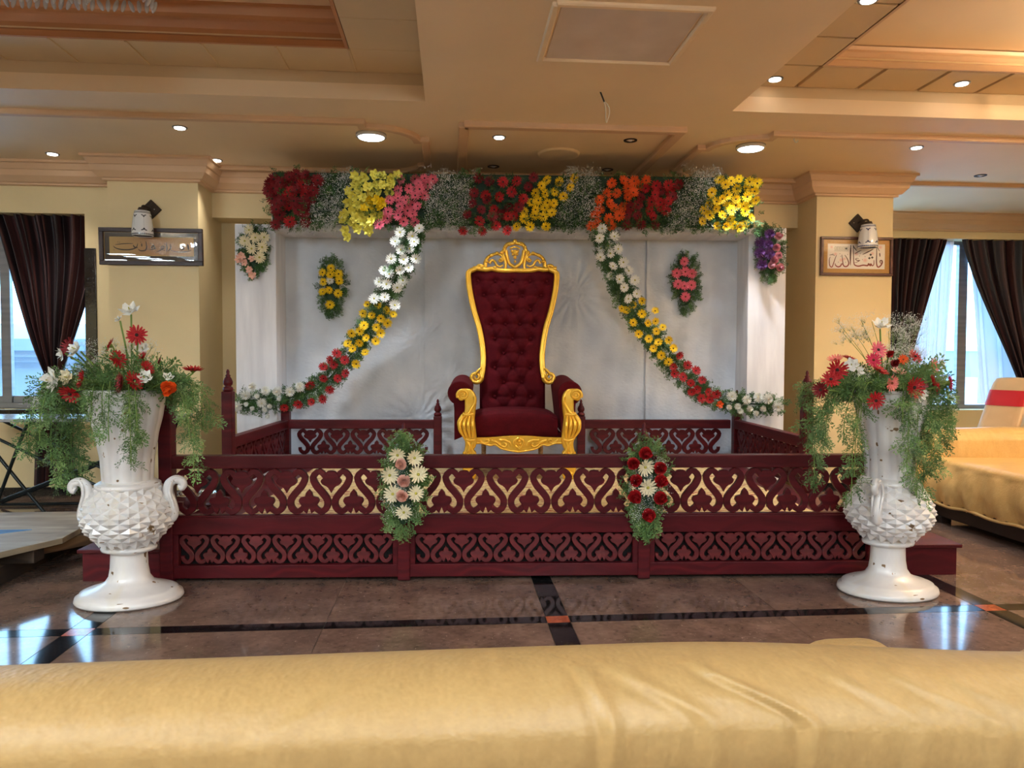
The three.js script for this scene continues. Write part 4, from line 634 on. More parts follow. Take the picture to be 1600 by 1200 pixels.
    k([[976, 622], [978, 760], [976, 900], [988, 975], [1010, 995], [1045, 965], [1066, 915], [1058, 880], [1034, 885], [1036, 920], [1060, 930]], 8, 22); k([[976, 622], [1000, 680], [1020, 716]], 6, 10); k([[1024, 752], [1030, 810]], 8, 16);
    k([[922, 686], [840, 735], [760, 780]], 6, 18); k([[938, 880], [936, 950], [912, 972], [890, 940], [882, 972], [856, 940], [840, 970], [770, 965], [700, 982], [648, 968], [628, 930], [620, 820], [612, 625]], 8, 24); k([[612, 625], [632, 670], [668, 716]], 6, 14); k([[740, 705], [680, 740], [640, 770]], 4, 12);
    for (const [a, b] of [[885, 782], [866, 842], [910, 830]]) { x.save(); x.translate(sx(a), sy(b)); x.rotate(0.8); x.fillRect(-15, -15, 30, 30); x.restore(); }
    k([[700, 852], [668, 848], [655, 868], [690, 886], [716, 884], [668, 915], [640, 920]], 5, 13);
    k([[574, 622], [572, 800], [574, 965]], 8, 22); k([[486, 795], [520, 850], [548, 930], [530, 980], [490, 992], [462, 960], [452, 880], [440, 790]], 7, 20); k([[462, 965], [440, 945], [420, 985], [380, 998], [344, 970], [338, 940]], 7, 20); k([[356, 800], [330, 880], [300, 985], [280, 1004], [254, 970], [248, 880], [262, 830]], 6, 16); k([[250, 800], [290, 790], [318, 800]], 4, 10);
    x.strokeStyle = '#8a9080'; for (let i = 0; i < 9; i++) { const a = 320 + i * 25; k([[a, 730], [a + 12, 700], [a + 4, 670], [a + 22, 650], [a + 26, 700], [a + 14, 738]], 3, 6); } x.fillStyle = '#3a3a34'; x.fillRect(sx(488), sy(668), 30, 26);
    for (const [a, b] of [[300, 770], [320, 795], [405, 765], [420, 810], [525, 775], [720, 760], [710, 800], [795, 810], [385, 910], [495, 910], [755, 860]]) { x.fillStyle = '#3a2c28'; x.fillRect(sx(a), sy(b), 7, 14); }
  });
  part('print', new THREE.PlaneGeometry(w2 - 0.044, h2 - 0.044).translate(0, h2 / 2, 0.012), std({ map: print2, roughness: 0.6 }), q);
  part('glazing', box(-w2 / 2 + 0.022, w2 / 2 - 0.022, 0.022, h2 - 0.022, 0.017, 0.0195), M.glass, q);
  // wall lamps: diamond plate, arm, painted ceramic shade
  const shadeTex = (c) => canvasTex(1024, 512, (x) => {
    x.fillStyle = '#e4e4e4'; x.fillRect(0, 0, 1024, 512); x.fillStyle = c; x.strokeStyle = c;
    for (let i = 0; i < 64; i++) { x.beginPath(); x.arc(i * 16 + 8, 46, 8, 0, 7); x.fill(); x.beginPath(); x.ellipse(i * 16 + 8, 484, 11, 9 + 6 * (i & 1), 0, 0, 7); x.fill(); }
    x.fillRect(0, 24, 1024, 6); x.fillRect(0, 62, 1024, 5);
    for (let i = 0; i < 6; i++) { const a = i * 170.67 + 85; for (const [d, b, s] of [[0, 110, 1], [0, 410, -1]]) { x.beginPath(); x.ellipse(a, b + 22 * s, 16, 20, 0, 0, 7); x.fill(); x.beginPath(); x.ellipse(a - 26, b, 22, 11, 0.4 * s, 0, 7); x.fill(); x.beginPath(); x.ellipse(a + 26, b, 22, 11, -0.4 * s, 0, 7); x.fill(); } x.lineWidth = 2; x.beginPath(); x.moveTo(a, 150); x.lineTo(a, 370); x.stroke(); }
  });
  for (const [label, px, py, sx, ink] of [['white ceramic wall lamp with dark pattern over the long calligraphy picture', 237, 328, -0.033, '#46464c'], ['white ceramic wall lamp with blue pattern over the white calligraphy picture', 1339, 349, 0.045, '#3a4470']]) {
    const p = onZ(px, py, z), l = thing('wall_lamp', label, 'lamp', [p.x, p.y, z]);
    part('wall_plate', new RoundedBoxGeometry(0.12, 0.12, 0.018, 2, 0.004).rotateZ(Math.PI / 4).translate(0, 0, 0.01), M.timberDark, l);
    part('screw', new THREE.SphereGeometry(0.006, 8, 6).translate(-sx * 0.9, 0.0, 0.02), M.chrome, l);
    part('arm', merge([tube([[0, 0, 0.015], [sx * 0.4, 0.015, 0.06], [sx, 0.01, 0.1], [sx, -0.02, 0.105]], 0.009, 16, 8), new THREE.CylinderGeometry(0.028, 0.04, 0.03, 20).translate(sx, -0.018, 0.105)]), M.timberDark, l);
    const sh = new THREE.LatheGeometry([[0.045, 0], [0.06, -0.004], [0.066, -0.03], [0.075, -0.09], [0.082, -0.15], [0.083, -0.2], [0.079, -0.206], [0.076, -0.2], [0.07, -0.09], [0.058, -0.02], [0.045, -0.006]].map(([r, y]) => new THREE.Vector2(r, y)), 48);
    const uvA = sh.attributes.uv, ps = sh.attributes.position; for (let i = 0; i < uvA.count; i++) uvA.setY(i, 1 + ps.getY(i) / 0.206);
    part('shade', sh.translate(sx, -0.03, 0.105), phys({ map: shadeTex(ink), roughness: 0.14, clearcoat: 0.5, clearcoatRoughness: 0.06 }), l);
  }
}
// ================= vases =================
const vaseAt = [onY(203, 936, 0), onY(1386, 923, 0)];
{
  const foot = lathe([[0.0, 0], [0.255, 0], [0.263, 0.012], [0.258, 0.03], [0.24, 0.038], [0.236, 0.05], [0.215, 0.058], [0.17, 0.07], [0.12, 0.092], [0.1, 0.12], [0.092, 0.165], [0.089, 0.235], [0.105, 0.243], [0.132, 0.25], [0.136, 0.262], [0.126, 0.272], [0.118, 0.28], [0.125, 0.292], [0.13, 0.3], [0.1, 0.305], [0, 0.305]], 56);
  const bowlR = (t) => { const k = [[0, 0.132], [0.12, 0.168], [0.28, 0.197], [0.45, 0.208], [0.62, 0.2], [0.8, 0.174], [1, 0.142]]; for (let i = 0; i < 6; i++) if (t <= k[i + 1][0]) return lerp(k[i][1], k[i + 1][1], (t - k[i][0]) / (k[i + 1][0] - k[i][0])); return 0.142; };
  // faceted diamond studs
  const N = 15, MR = 5.5, pos = [], bp = (a, t, e) => { const r = bowlR(clamp(t)) + e; return [Math.cos(a) * r, lerp(0.298, 0.56, t), Math.sin(a) * r]; };
  for (let j = -1; j < MR * 2; j++) for (let i = 0; i < N; i++) { const a = (i + (j & 1 ? 0.5 : 0)) / N * Math.PI * 2, da = Math.PI / N, dt = 1 / (MR * 2), tc = (j + 1) / (MR * 2); if (tc > 1) continue; const c = bp(a, tc, 0.014), l = bp(a - da, tc, -0.003), r = bp(a + da, tc, -0.003), u = bp(a, tc + dt, -0.003), d = bp(a, tc - dt, -0.003); pos.push(...c, ...u, ...r, ...c, ...r, ...d, ...c, ...d, ...l, ...c, ...l, ...u); }
  const bowl = new THREE.BufferGeometry(); bowl.setAttribute('position', new THREE.Float32BufferAttribute(pos, 3)); bowl.computeVertexNormals(); boxUV(bowl, 1.5);
  const core = lathe([[0.1, 0.29], ...[...Array(11).keys()].map((k) => [bowlR(k / 10) - 0.004, lerp(0.298, 0.56, k / 10)]), [0.1, 0.57]], 40);
  const collar = lathe([[0.1, 0.552], [0.142, 0.556], [0.15, 0.566], [0.148, 0.58], [0.134, 0.588], [0.12, 0.596], [0.1, 0.598]], 48);
  const tr = (t) => { const k = [[0, 0.116], [0.25, 0.122], [0.5, 0.14], [0.75, 0.165], [0.92, 0.178], [1, 0.188]]; for (let i = 0; i < 5; i++) if (t <= k[i + 1][0]) return lerp(k[i][1], k[i + 1][1], smooth(0, 1, (t - k[i][0]) / (k[i + 1][0] - k[i][0])) * 0.4 + 0.6 * (t - k[i][0]) / (k[i + 1][0] - k[i][0])); return 0.188; };
  const trumpet = grid(120, 30, (u, v) => { const a = u * Math.PI * 2, f = Math.pow(Math.abs(Math.cos(a * 7)), 0.6), r = tr(v) * (0.955 + 0.045 * f), y = lerp(0.585, 1.035, v); return [Math.cos(a) * r, y, Math.sin(a) * r, u * 1.1, v * 0.5]; }, true);
  const inside = grid(60, 8, (u, v) => { const a = -u * Math.PI * 2, r = tr(1 - v * 0.5) * 0.955 - 0.004; return [Math.cos(a) * r, lerp(1.036, 0.82, v), Math.sin(a) * r, u, v]; }, true);
  const rimG = new THREE.TorusGeometry(0.181, 0.01, 8, 64).rotateX(Math.PI / 2).translate(0, 1.035, 0), soil = new THREE.CylinderGeometry(0.14, 0.14, 0.02, 32).translate(0, 0.96, 0);
  const hc = []; for (let k = 0; k <= 20; k++) { const a = Math.PI * 0.55 - k / 20 * Math.PI * 1.75, r = 0.04 * (1 - k / 34); hc.push([0.235 + Math.cos(a) * r, 0.56 + Math.sin(a) * r, 0]); }
  const handle = merge([taperTube([[0.17, 0.37, 0], [0.203, 0.42, 0], [0.198, 0.47, 0], [0.182, 0.525, 0], [0.192, 0.572, 0], [0.222, 0.592, 0], [0.25, 0.58, 0], [0.254, 0.556, 0], [0.238, 0.548, 0]], (t) => 0.033 * (1 - 0.42 * t) * (t < 0.12 ? 0.4 + 5 * t : 1), 48, 10).scale(1, 1, 0.9), taperTube([[0.222, 0.42, 0.014], [0.21, 0.48, 0.02], [0.196, 0.54, 0.024], [0.215, 0.6, 0.016], [0.25, 0.598, 0.012]], () => 0.008, 20, 6), taperTube([[0.222, 0.42, -0.014], [0.21, 0.48, -0.02], [0.196, 0.54, -0.024], [0.215, 0.6, -0.016], [0.25, 0.598, -0.012]], () => 0.008, 20, 6)]);
  vaseAt.forEach((p, k) => {
    const v = thing('pedestal_vase', ['chipped white pedestal vase with diamond studs beside the plywood platform', 'white pedestal vase with diamond studs and cracked base beside the sofa'][k], 'vase', [p.x, 0, p.z], [0.1, 0.75][k]);
    { const ft = part('foot', foot, M.pearl, v); ft.rotation.y = -[0.1, 0.75][k]; ft.scale.set(0.96, 1, 0.76); } part('bowl', merge([bowl, core]), M.pearl, v); part('collar', collar, M.pearl, v); part('trumpet', merge([trumpet, inside]), M.pearl, v); part('rim', rimG, M.pearl, v); part('filling', soil, M.greenWire, v, 'dark green floral foam');
    part('handle', handle, M.pearl, v); part('handle', handle, M.pearl, v).rotation.y = Math.PI;
  });
}
// ================= seating =================
{
  // covered sofa across the foreground
  const o = thing('sofa', 'long sofa under a smooth gold satin cover across the foreground', 'sofa', [0.2, 0, -1.0]);
  const fold = (x, s) => { let d = 0; for (const [c, sl, w, a] of [[0.2, 0.02, 0.01, 0.006], [0.25, 0.1, 0.014, 0.005], [0.36, 0.12, 0.011, 0.008], [0.53, 0.1, 0.014, 0.003], [0.62, 0.12, 0.016, 0.003], [-0.1, -0.1, 0.02, 0.002], [0.7, 0.1, 0.016, 0.002]]) { const k = x - (c - 0.2 + sl * smooth(0.1, 0.55, s) - 0.02); d += a * (Math.exp(-k * k / (w * w)) - 0.6 * Math.exp(-(k + 1.9 * w) * (k + 1.9 * w) / (w * w))) * smooth(0.04, 0.2, s); } return d; };
  const back = grid(560, 110, (u, v) => {
    const x = lerp(-1.35, 1.5, u), lift = 0.005 * smooth(-0.95, 0.1, x) - 0.034 * smooth(0.1, 0.8, x); let y, z;
    if (v < 0.5) { const a = lerp(-0.36 * Math.PI, 0.5 * Math.PI, v / 0.5); z = 0.02 + Math.cos(a) * 0.1; y = 0.722 + Math.sin(a) * (a < 0 ? 0.13 : 0.06); if (v < 0.06) y = lerp(0.06, y, v / 0.06), z = lerp(0.05, z, v / 0.06); } else { const a = lerp(0.5 * Math.PI, 1.15 * Math.PI, (v - 0.5) / 0.5); z = 0.02 + Math.cos(a) * 0.13; y = 0.722 + Math.sin(a) * 0.06; if (v > 0.9) y = lerp(y, 0.4, (v - 0.9) / 0.1); }
    const f = fold(x, v < 0.5 ? 1 - v / 0.5 : 0) + 0.004 * (fbm((x + 4) / 8, v, 18, 5, 3) - 0.5);
    return [x, y + lift + f * 0.6, z + f, x, v * 0.6];
  });
  part('back_cover', back, M.satin, o);
  part('seat_cover', rbox(-1.3, 1.45, 0.1, 0.42, -0.75, -0.05, 0.06, 4), M.satin, o);
  const armG = (x0, x1, top) => grid(24, 24, (u, v) => { const a = u * Math.PI, t = v, h = lerp(top, 0.44, smooth(0, 1, Math.pow(t, 0.6))), x = lerp(x0, x1, 0.5 - 0.5 * Math.cos(a)); return [x, 0.1 + (h - 0.1) * (0.8 + 0.2 * Math.sin(a)) * (u < 0.02 || u > 0.98 ? 0.6 : 1), lerp(-0.1, -0.72, t), x, t * 0.6]; });
  part('arm_cover', armG(-1.3, -0.82, 0.742), M.satin, o); part('arm_cover', armG(0.66, 1.3, 0.778), M.satin, o);
  for (const [x, z] of [[-1.25, 0.04], [1.4, 0.04], [-1.25, -0.7], [1.4, -0.7]]) part('foot', rbox(x - 0.03, x + 0.03, 0, 0.12, z - 0.03, z + 0.03, 0.005), M.sofaFoot, o);
  const cz = -1.3, c = onZ(1330, 1004, cz), cu = thing('cushion', 'pale gold cushion peeking above the foreground sofa back', 'cushion', [c.x, 0.425, cz]);
  part('pad', grid(28, 20, (u, v) => { const a = u * Math.PI * 2, p = v * Math.PI - Math.PI / 2, e = (q, k) => Math.sign(q) * Math.pow(Math.abs(q), k); return [e(Math.cos(p), 0.5) * e(Math.cos(a), 0.5) * 0.1, (c.y - 0.425) / 2 * (1 + e(Math.sin(p), 0.6)), e(Math.cos(p), 0.5) * e(Math.sin(a), 0.6) * 0.055, u, v]; }, true), M.satin, cu);

  // sofa on the right
  const X0 = 3.5, s = thing('sofa', 'gold satin covered sofa on dark base beside the white vase', 'sofa', [X0, 0, -5.2]);
  part('base', rbox(0.07, 1.2, 0.05, 0.2, 0.02, 2.7, 0.01), M.sofaFoot, s);
  for (const [x, z] of [[0.12, 0.12], [0.12, 2.6], [1.1, 0.12], [1.1, 2.6]]) part('foot', rbox(x - 0.04, x + 0.04, 0, 0.06, z - 0.04, z + 0.04, 0.005), M.sofaFoot, s);
  part('seat_cover', grid(40, 150, (u, v) => {
    const z = lerp(0.0, 2.75, v), t = u; let x, y; const n = fbm(v, t, 30, 4, 3) - 0.5, w = Math.sin(z * 26 + 5 * fbm(v + 0.3, 0.2, 8, 8, 2) + t * 4);
    if (t < 0.5) { const k = t / 0.5; y = lerp(0.16, 0.43, k); x = 0.02 + 0.03 * k - 0.03 * Math.sin(k * Math.PI) + (0.014 * w + 0.03 * n) * (1 - k * 0.7); y += (t === 0 ? 0.012 * Math.sin(z * 60) : 0); } else if (t < 0.62) { const k = (t - 0.5) / 0.12, a = k * Math.PI / 2; x = 0.05 + 0.06 * (1 - Math.cos(a)); y = 0.43 + 0.045 * Math.sin(a); } else { const k = (t - 0.62) / 0.38; x = lerp(0.11, 0.95, k); y = 0.475 + 0.006 * n - 0.02 * k; }
    return [x, y, z, z, t * 0.9];
  }), M.satinGold, s);
  part('hem_rope', tube([...Array(24).keys()].map((k) => [0.012 + 0.006 * Math.sin(k * 2.1), 0.16 + 0.008 * Math.sin(k * 1.7), k / 23 * 2.75]), 0.011, 120, 6), M.satinGold, s);
  // far arm: rounded cover with pulled folds
  part('arm_cover', grid(60, 50, (u, v) => {
    const x = lerp(-0.13, 1.25, u), prof = v; let y, z; const f = 0.012 * Math.sin(u * 14 + v * 9) * smooth(0, 0.3, v) + 0.02 * (fbm(u, v, 6, 6, 3) - 0.5);
    if (prof < 0.45) { const k = prof / 0.45; z = 0.03 + 0.03 * Math.sin(k * Math.PI * 0.6) + f; y = lerp(0.14, 0.62, k); } else if (prof < 0.75) { const a = (prof - 0.45) / 0.3 * Math.PI; z = -0.08 + Math.cos(a) * 0.11; y = 0.62 + Math.sin(a) * 0.06; } else { const k = (prof - 0.75) / 0.25; z = -0.19; y = lerp(0.62, 0.14, k); }
    return [x + (u === 0 ? 0 : 0), y + 0.3 * f, z, x, v];
  }), M.satinGold, s);
  part('arm_end', grid(16, 30, (u, v) => { const y = lerp(0.14, 0.67, v), w = v > 0.9 ? lerp(0.12, 0.06, (v - 0.9) / 0.1) : 0.12; return [-0.13 - 0.02 * Math.sin(u * Math.PI) + 0.008 * Math.sin(u * 20 + v * 3), y, -0.08 + (u * 2 - 1) * w, u * 0.3, v * 0.5]; }), M.satinGold, s);
  part('back_cover', grid(40, 60, (u, v) => { const z = lerp(-0.18, 2.75, v), a = u; let x, y; if (a < 0.45) { const k = a / 0.45; x = lerp(0.9, 0.98, k); y = lerp(0.44, 0.76, k); } else if (a < 0.7) { const k = (a - 0.45) / 0.25 * Math.PI; x = 1.09 - Math.cos(k) * 0.11; y = 0.76 + Math.sin(k) * 0.07; } else { x = 1.2; y = lerp(0.76, 0.14, (a - 0.7) / 0.3); } return [x + 0.008 * Math.sin(z * 18), y, z, z, u]; }), M.satinGold, s);

  // covered banquet chair with a red sash
  const bz = -6.15, b = onZ(1532, 690, bz), ch = thing('covered_chair', 'banquet chair in peach satin cover tied with a red sash', 'chair', [b.x, 0, bz], -1.2);
  const lean = (y) => -0.2 - (y - 0.45) * 0.5;
  const slab = (y0, y1, e, nm, mt) => part(nm, grid(48, 16, (u, v) => { const y = lerp(y0, y1, v), a = u * Math.PI * 2, q = (t, k) => Math.sign(t) * Math.pow(Math.abs(t), k), tp = y1 > 0.95 ? 1 - 0.5 * Math.pow(clamp((v - 0.9) / 0.1), 2) * 0.2 : 1; return [q(Math.cos(a), 0.35) * (0.18 - 0.02 * (y - 0.45) + e) * tp, y - (v === 1 && y1 > 0.95 ? 0.0 : 0), lean(y) + q(Math.sin(a), 0.5) * (0.045 + e) * tp, u * 0.9, y]; }, true), mt, ch);
  slab(0.42, 1.02, 0, 'back_cover', M.satinPale); part('back_top', new THREE.SphereGeometry(1, 24, 8, 0, Math.PI * 2, 0, Math.PI / 2).scale(0.165, 0.02, 0.044).translate(0, 1.018, lean(1.02)), M.satinPale, ch);
  slab(0.78, 0.92, 0.006, 'sash', M.redSatin); part('sash_tail', grid(6, 14, (u, v) => [lerp(-0.06, 0.06, u) * (1 + v), lerp(0.82, 0.5, v), lean(lerp(0.82, 0.5, v)) - 0.06 - 0.015 * Math.sin(u * 9), u * 0.2, v * 0.4]), M.redSatin, ch);
  part('seat_skirt', grid(48, 16, (u, v) => { const a = u * Math.PI * 2, q = (t, k) => Math.sign(t) * Math.pow(Math.abs(t), k), f = 0.012 * Math.sin(a * 9) * (1 - v); return [q(Math.cos(a), 0.3) * (0.215 + f + 0.02 * (1 - v)), lerp(0.02, 0.44, v), q(Math.sin(a), 0.3) * (0.215 + f + 0.02 * (1 - v)), u * 1.7, v * 0.45]; }, true), M.satinPale, ch);
  part('seat_top', rbox(-0.215, 0.215, 0.43, 0.46, -0.215, 0.215, 0.012), M.satinPale, ch);
}
// ================= clutter on the left =================
{
  const t = thing('folding_table', 'grey topped folding table with dark tubular crossed legs by the window', 'table', [-2.95, 0, -5.95]);
  part('table_top', rbox(-0.85, 0.82, 0.715, 0.74, -0.25, 0.25, 0.006), M.tableTop, t);
  for (const z of [-0.2, 0.2]) { part('leg', tube([[-0.66, 0.7, z], [0.0, 0.36, z], [0.66, 0.03, z]], 0.012, 20, 8), M.darkSteel, t); part('leg', tube([[0.74, 0.712, z], [0.72, 0.69, z], [0.68, 0.6, z], [0.02, 0.3, z], [-0.66, 0.03, z]], 0.012, 30, 8), M.darkSteel, t); }
  const p0 = onZ(43, 653, -5.75), legx = p0.x + 2.95;
  part('leg', tube([[legx + 0.06, 0.71, 0.2], [legx, 0.69, 0.2], [legx - 0.05, 0.58, 0.2], [legx - 0.26, 0.02, 0.2]], 0.013, 24, 8), M.darkSteel, t); part('leg', tube([[legx - 0.4, 0.7, 0.18], [legx - 0.15, 0.35, 0.18], [legx + 0.1, 0.02, 0.18]], 0.013, 20, 8), M.darkSteel, t);
  for (const z of [-0.2, 0.2]) part('foot_bar', tube([[-0.8, 0.014, z], [0.7, 0.014, z]], 0.013, 6, 8), M.darkSteel, t);
  // plywood platform on timber
  const y = 0.2, x1 = -2.17;
  const pl = thing('plywood_platform', 'low makeshift platform of grey plywood boards', 'platform', [-3.2, 0, -4.3]);
  part('board', rbox(-1.5, 1.02, y - 0.028, y, -0.62, -0.125, 0.004), M.ply, pl); part('board', (() => { const g = extrude(shapeOf([[-1.5, 0.12], [1.04, 0.12], [1.06, -0.12], [0.8, -0.58], [-1.5, -0.56]]), 0.028, 0.002).rotateX(-Math.PI / 2).translate(0, y - 0.026, 0); return boxUV(g); })(), M.ply, pl);
  for (const z of [-0.55, -0.2, 0.2, 0.48]) part('bearer', rbox(-1.45, z > 0.3 ? 0.72 : 0.98, 0.1, y - 0.028, z - 0.05, z + 0.05, 0.004), M.timberDark, pl);
  for (const [a, b, z, m] of [[0.72, 1.14, 0.28, M.timber], [0.86, 1.2, -0.05, M.timber]]) part('bearer', boxUV(rbox(a - 0.3, b, 0.1, 0.165, -0.05, 0.05, 0.004).rotateY(0.9).translate(0.42, 0, z + 0.34)), m, pl);
  for (const x of [-1.2, -0.4, 0.35, 0.78]) part('sleeper', rbox(x - 0.06, x + 0.06, 0.0, 0.1, -0.6, 0.58, 0.004), M.timberDark, pl);
  part('skid', rbox(-1.5, 0.86, 0.0, 0.07, 0.5, 0.6, 0.004), M.timberDark, pl); part('skid', rbox(-1.5, 0.7, 0.075, 0.1, 0.52, 0.6, 0.004), M.timber, pl);
  const q = onY(50, 829, y), bs = thing('blue_sheet', 'thin glossy blue sheet lying on the plywood platform', 'sheet', [q.x, y, q.z]);
  part('sheet', (() => { const g = extrude(shapeOf([[0, 0], [-0.6, 0.02], [-0.6, -0.32], [-0.22, -0.16]]), 0.006, 0.001).rotateX(-Math.PI / 2); return boxUV(g); })(), M.blueSheet, bs);
  // things on the stage behind the lattice
  const b = stageThing('steel_bowl', 'shiny steel bowl on the stage behind the front lattice', 'bowl', onV(300, 785, 0.45).x, DECK, 0.5);
  part('bowl', lathe([[0.05, 0], [0.09, 0.012], [0.115, 0.05], [0.12, 0.085], [0.128, 0.092], [0.122, 0.095], [0.112, 0.085], [0.1, 0.03], [0, 0.015]], 40), M.chrome, b);
  const bb = stageThing('black_box', 'small black equipment box on the stage beside the side railing', 'box', onV(328, 765, 0.75).x, DECK, 0.78);
  part('case', rbox(-0.07, 0.07, 0, 0.13, -0.05, 0.05, 0.008), M.plasticBlack, bb); part('lid', rbox(-0.074, 0.074, 0.13, 0.15, -0.054, 0.054, 0.006), M.plasticBlack, bb);
}

// ================= flowers =================
const flowerMat = (a, b, rough = 0.55) => std({ map: tex(64, (u, v) => mix3(rgb(...a), rgb(...b), fbm(u, v, 4, 4, 3)), 1), roughness: rough });
const PET = { red: flowerMat([158, 14, 22], [196, 28, 34]), deepRed: flowerMat([112, 8, 20], [146, 14, 28]), yellow: flowerMat([242, 196, 8], [252, 222, 30]), pink: flowerMat([222, 92, 112], [240, 132, 148]), salmon: flowerMat([228, 112, 100], [244, 158, 146]), hotpink: flowerMat([208, 36, 76], [232, 70, 104]), orange: flowerMat([226, 74, 16], [244, 112, 28]), white: flowerMat([226, 224, 214], [246, 245, 238]), cream: flowerMat([232, 218, 178], [246, 238, 208]), lily: flowerMat([218, 204, 74], [240, 228, 110]), peach: flowerMat([236, 176, 156], [250, 212, 194]), purple: flowerMat([100, 56, 112], [134, 90, 146]), lightPink: flowerMat([226, 150, 160], [242, 186, 190]) };
const HEART = { dark: flowerMat([34, 16, 12], [70, 34, 18], 0.8), green: flowerMat([150, 150, 56], [206, 186, 80], 0.8), brown: flowerMat([92, 40, 14], [150, 80, 24], 0.8) };
M.stem = std({ color: 0x6f8a3c, roughness: 0.6 });
const leafTone = std({ color: 0xffffff, roughness: 0.65 }), budTone = std({ color: 0xffffff, vertexColors: true, roughness: 0.8 });
function fromTris(pos) { const g = new THREE.BufferGeometry(); g.setAttribute('position', new THREE.Float32BufferAttribute(pos, 3)); g.computeVertexNormals(); return boxUV(g, 4); }
function petalRing(pos, n, r0, r1, w, cup, z0, tip = 0.3, phase = 0, jig = 0.06) {
  for (let i = 0; i < n; i++) {
    const a = (i + phase) / n * Math.PI * 2 + rr(-jig, jig), L = r1 * rr(0.92, 1.05), c = Math.cos(a), s = Math.sin(a), tw = rr(-0.05, 0.05);
    const q = (r, k, z) => [c * r - s * k, s * r + c * k, z + tw * k];
    const m = lerp(r0, L, 0.62), zt = z0 + cup, zm = z0 + cup * 0.4;
    const A = q(r0, -w * 0.45, z0), B = q(r0, w * 0.45, z0), C = q(m, -w, zm), D = q(m, w, zm), E = q(L, -w * tip, zt), G = q(L, w * tip, zt), K = q(m, 0, zm - 0.05);
    pos.push(...A, ...B, ...K, ...A, ...K, ...C, ...B, ...D, ...K, ...C, ...K, ...E, ...K, ...G, ...E, ...K, ...D, ...G);
  }
}
const GER = [0, 1, 2].map((k) => { const p = []; petalRing(p, 16, 0.2, 1.06, 0.122, 0.08 + k * 0.14, 0, 0.5, 0, 0.09); petalRing(p, 14, 0.18, 0.84, 0.095, 0.2 + k * 0.12, 0.06, 0.45, 0.5, 0.09); petalRing(p, 12, 0.14, 0.44, 0.07, 0.16, 0.1, 0.4, 0.2); return fromTris(p); });
const GERC = lathe([[0, 0.24], [0.08, 0.23], [0.15, 0.19], [0.18, 0.12], [0.12, 0.02]], 12).rotateX(Math.PI / 2);
const CALYX = lathe([[0.34, 0.02], [0.26, -0.12], [0.1, -0.28], [0.04, -0.34]], 10).rotateX(Math.PI / 2);
const MUM = [0, 1].map(() => { const p = []; for (let k = 0; k < 6; k++) petalRing(p, 18 - k * 2, 0.06, 1 - k * 0.13, 0.075, 0.12 + k * 0.16, k * 0.1, 0.6, k * 0.37, 0.1); return fromTris(p); });
const MUMC = new THREE.SphereGeometry(0.2, 8, 6).translate(0, 0, 0.55);
const LILY = [0, 1, 2].map((k) => { const p = []; petalRing(p, 3, 0.08, 1.05, 0.4, 0.45 - 0.1 * k, 0, 0.14, 0, 0.15); petalRing(p, 3, 0.08, 0.95, 0.34, 0.6 - 0.1 * k, 0.05, 0.14, 0.5, 0.15); petalRing(p, 4, 0.05, 0.6, 0.24, 0.7, 0.08, 0.3, 0.2, 0.3); return fromTris(p); });
const LILYC = lathe([[0, 0.62], [0.05, 0.6], [0.07, 0.3], [0.05, 0]], 8).rotateX(Math.PI / 2);
const CARN = [0, 1].map(() => { const p = []; for (let k = 0; k < 7; k++) petalRing(p, 10 - k, 0.05, 0.95 - k * 0.11, 0.26, 0.1 + k * 0.2, k * 0.07, 1.0, k * 0.41, 0.2); return fromTris(p); });
const CARNC = lathe([[0.3, 0.04], [0.24, -0.3], [0.14, -0.5], [0, -0.52]], 10).rotateX(Math.PI / 2);
const KINDS = { gerbera: [GER, GERC], mum: [MUM, MUMC], lily: [LILY, LILYC], carnation: [CARN, CARNC] };
const Z = V3(0, 0, 1);
function bloom(parent, kind, name, col, heart, p, r, dir, label) {
  const g = group(name, parent); if (label) g.userData.label = label;
  g.position.copy(p); g.quaternion.setFromUnitVectors(Z, dir.clone().normalize()).multiply(new THREE.Quaternion().setFromAxisAngle(Z, rnd() * 6.28)); g.scale.setScalar(r);
  part('petals', pick(KINDS[kind][0]), col, g); part('centre', KINDS[kind][1], heart, g);
  return g;
}
const tilt = (d, k) => d.clone().add(V3(rr(-k, k), rr(-k, k), rr(-k, k) * 0.4)).normalize();
// asparagus fern sprig (1 unit long along +y) and baby's breath sprig
function fernSprig(n, len, w) {
  const p = [], tri = (a, d, l, wd) => { const s = V3(-d.y, d.x, d.z * 0.3).normalize().multiplyScalar(wd), t = a.clone().addScaledVector(d, l), m = a.clone().addScaledVector(d, l * 0.5); p.push(...a.toArray(), ...m.clone().add(s).toArray(), ...t.toArray(), ...a.toArray(), ...t.toArray(), ...m.clone().sub(s).toArray()); };
  tri(V3(0, 0, 0), V3(0, 1, 0), 1, 0.012);
  for (let i = 0; i < n; i++) { const t = 0.06 + 0.94 * i / n, side = i & 1 ? 1 : -1, d = V3(side * rr(0.6, 1), rr(0.5, 0.9), rr(-0.6, 0.6)).normalize(), l = len * (1.15 - 0.7 * t) * rr(0.7, 1.1), a = V3(0, t, 0); tri(a, d, l, w * 0.4); for (let k = 0; k < 5; k++) { const b = a.clone().addScaledVector(d, l * (0.2 + k * 0.2)); tri(b, V3(d.x + rr(-0.9, 0.9), d.y + rr(-0.9, 0.9), d.z + rr(-0.8, 0.8)).normalize(), len * 0.34, w); } }
  return fromTris(p);
}
const FERN = [fernSprig(14, 0.36, 0.034), fernSprig(12, 0.42, 0.03)];
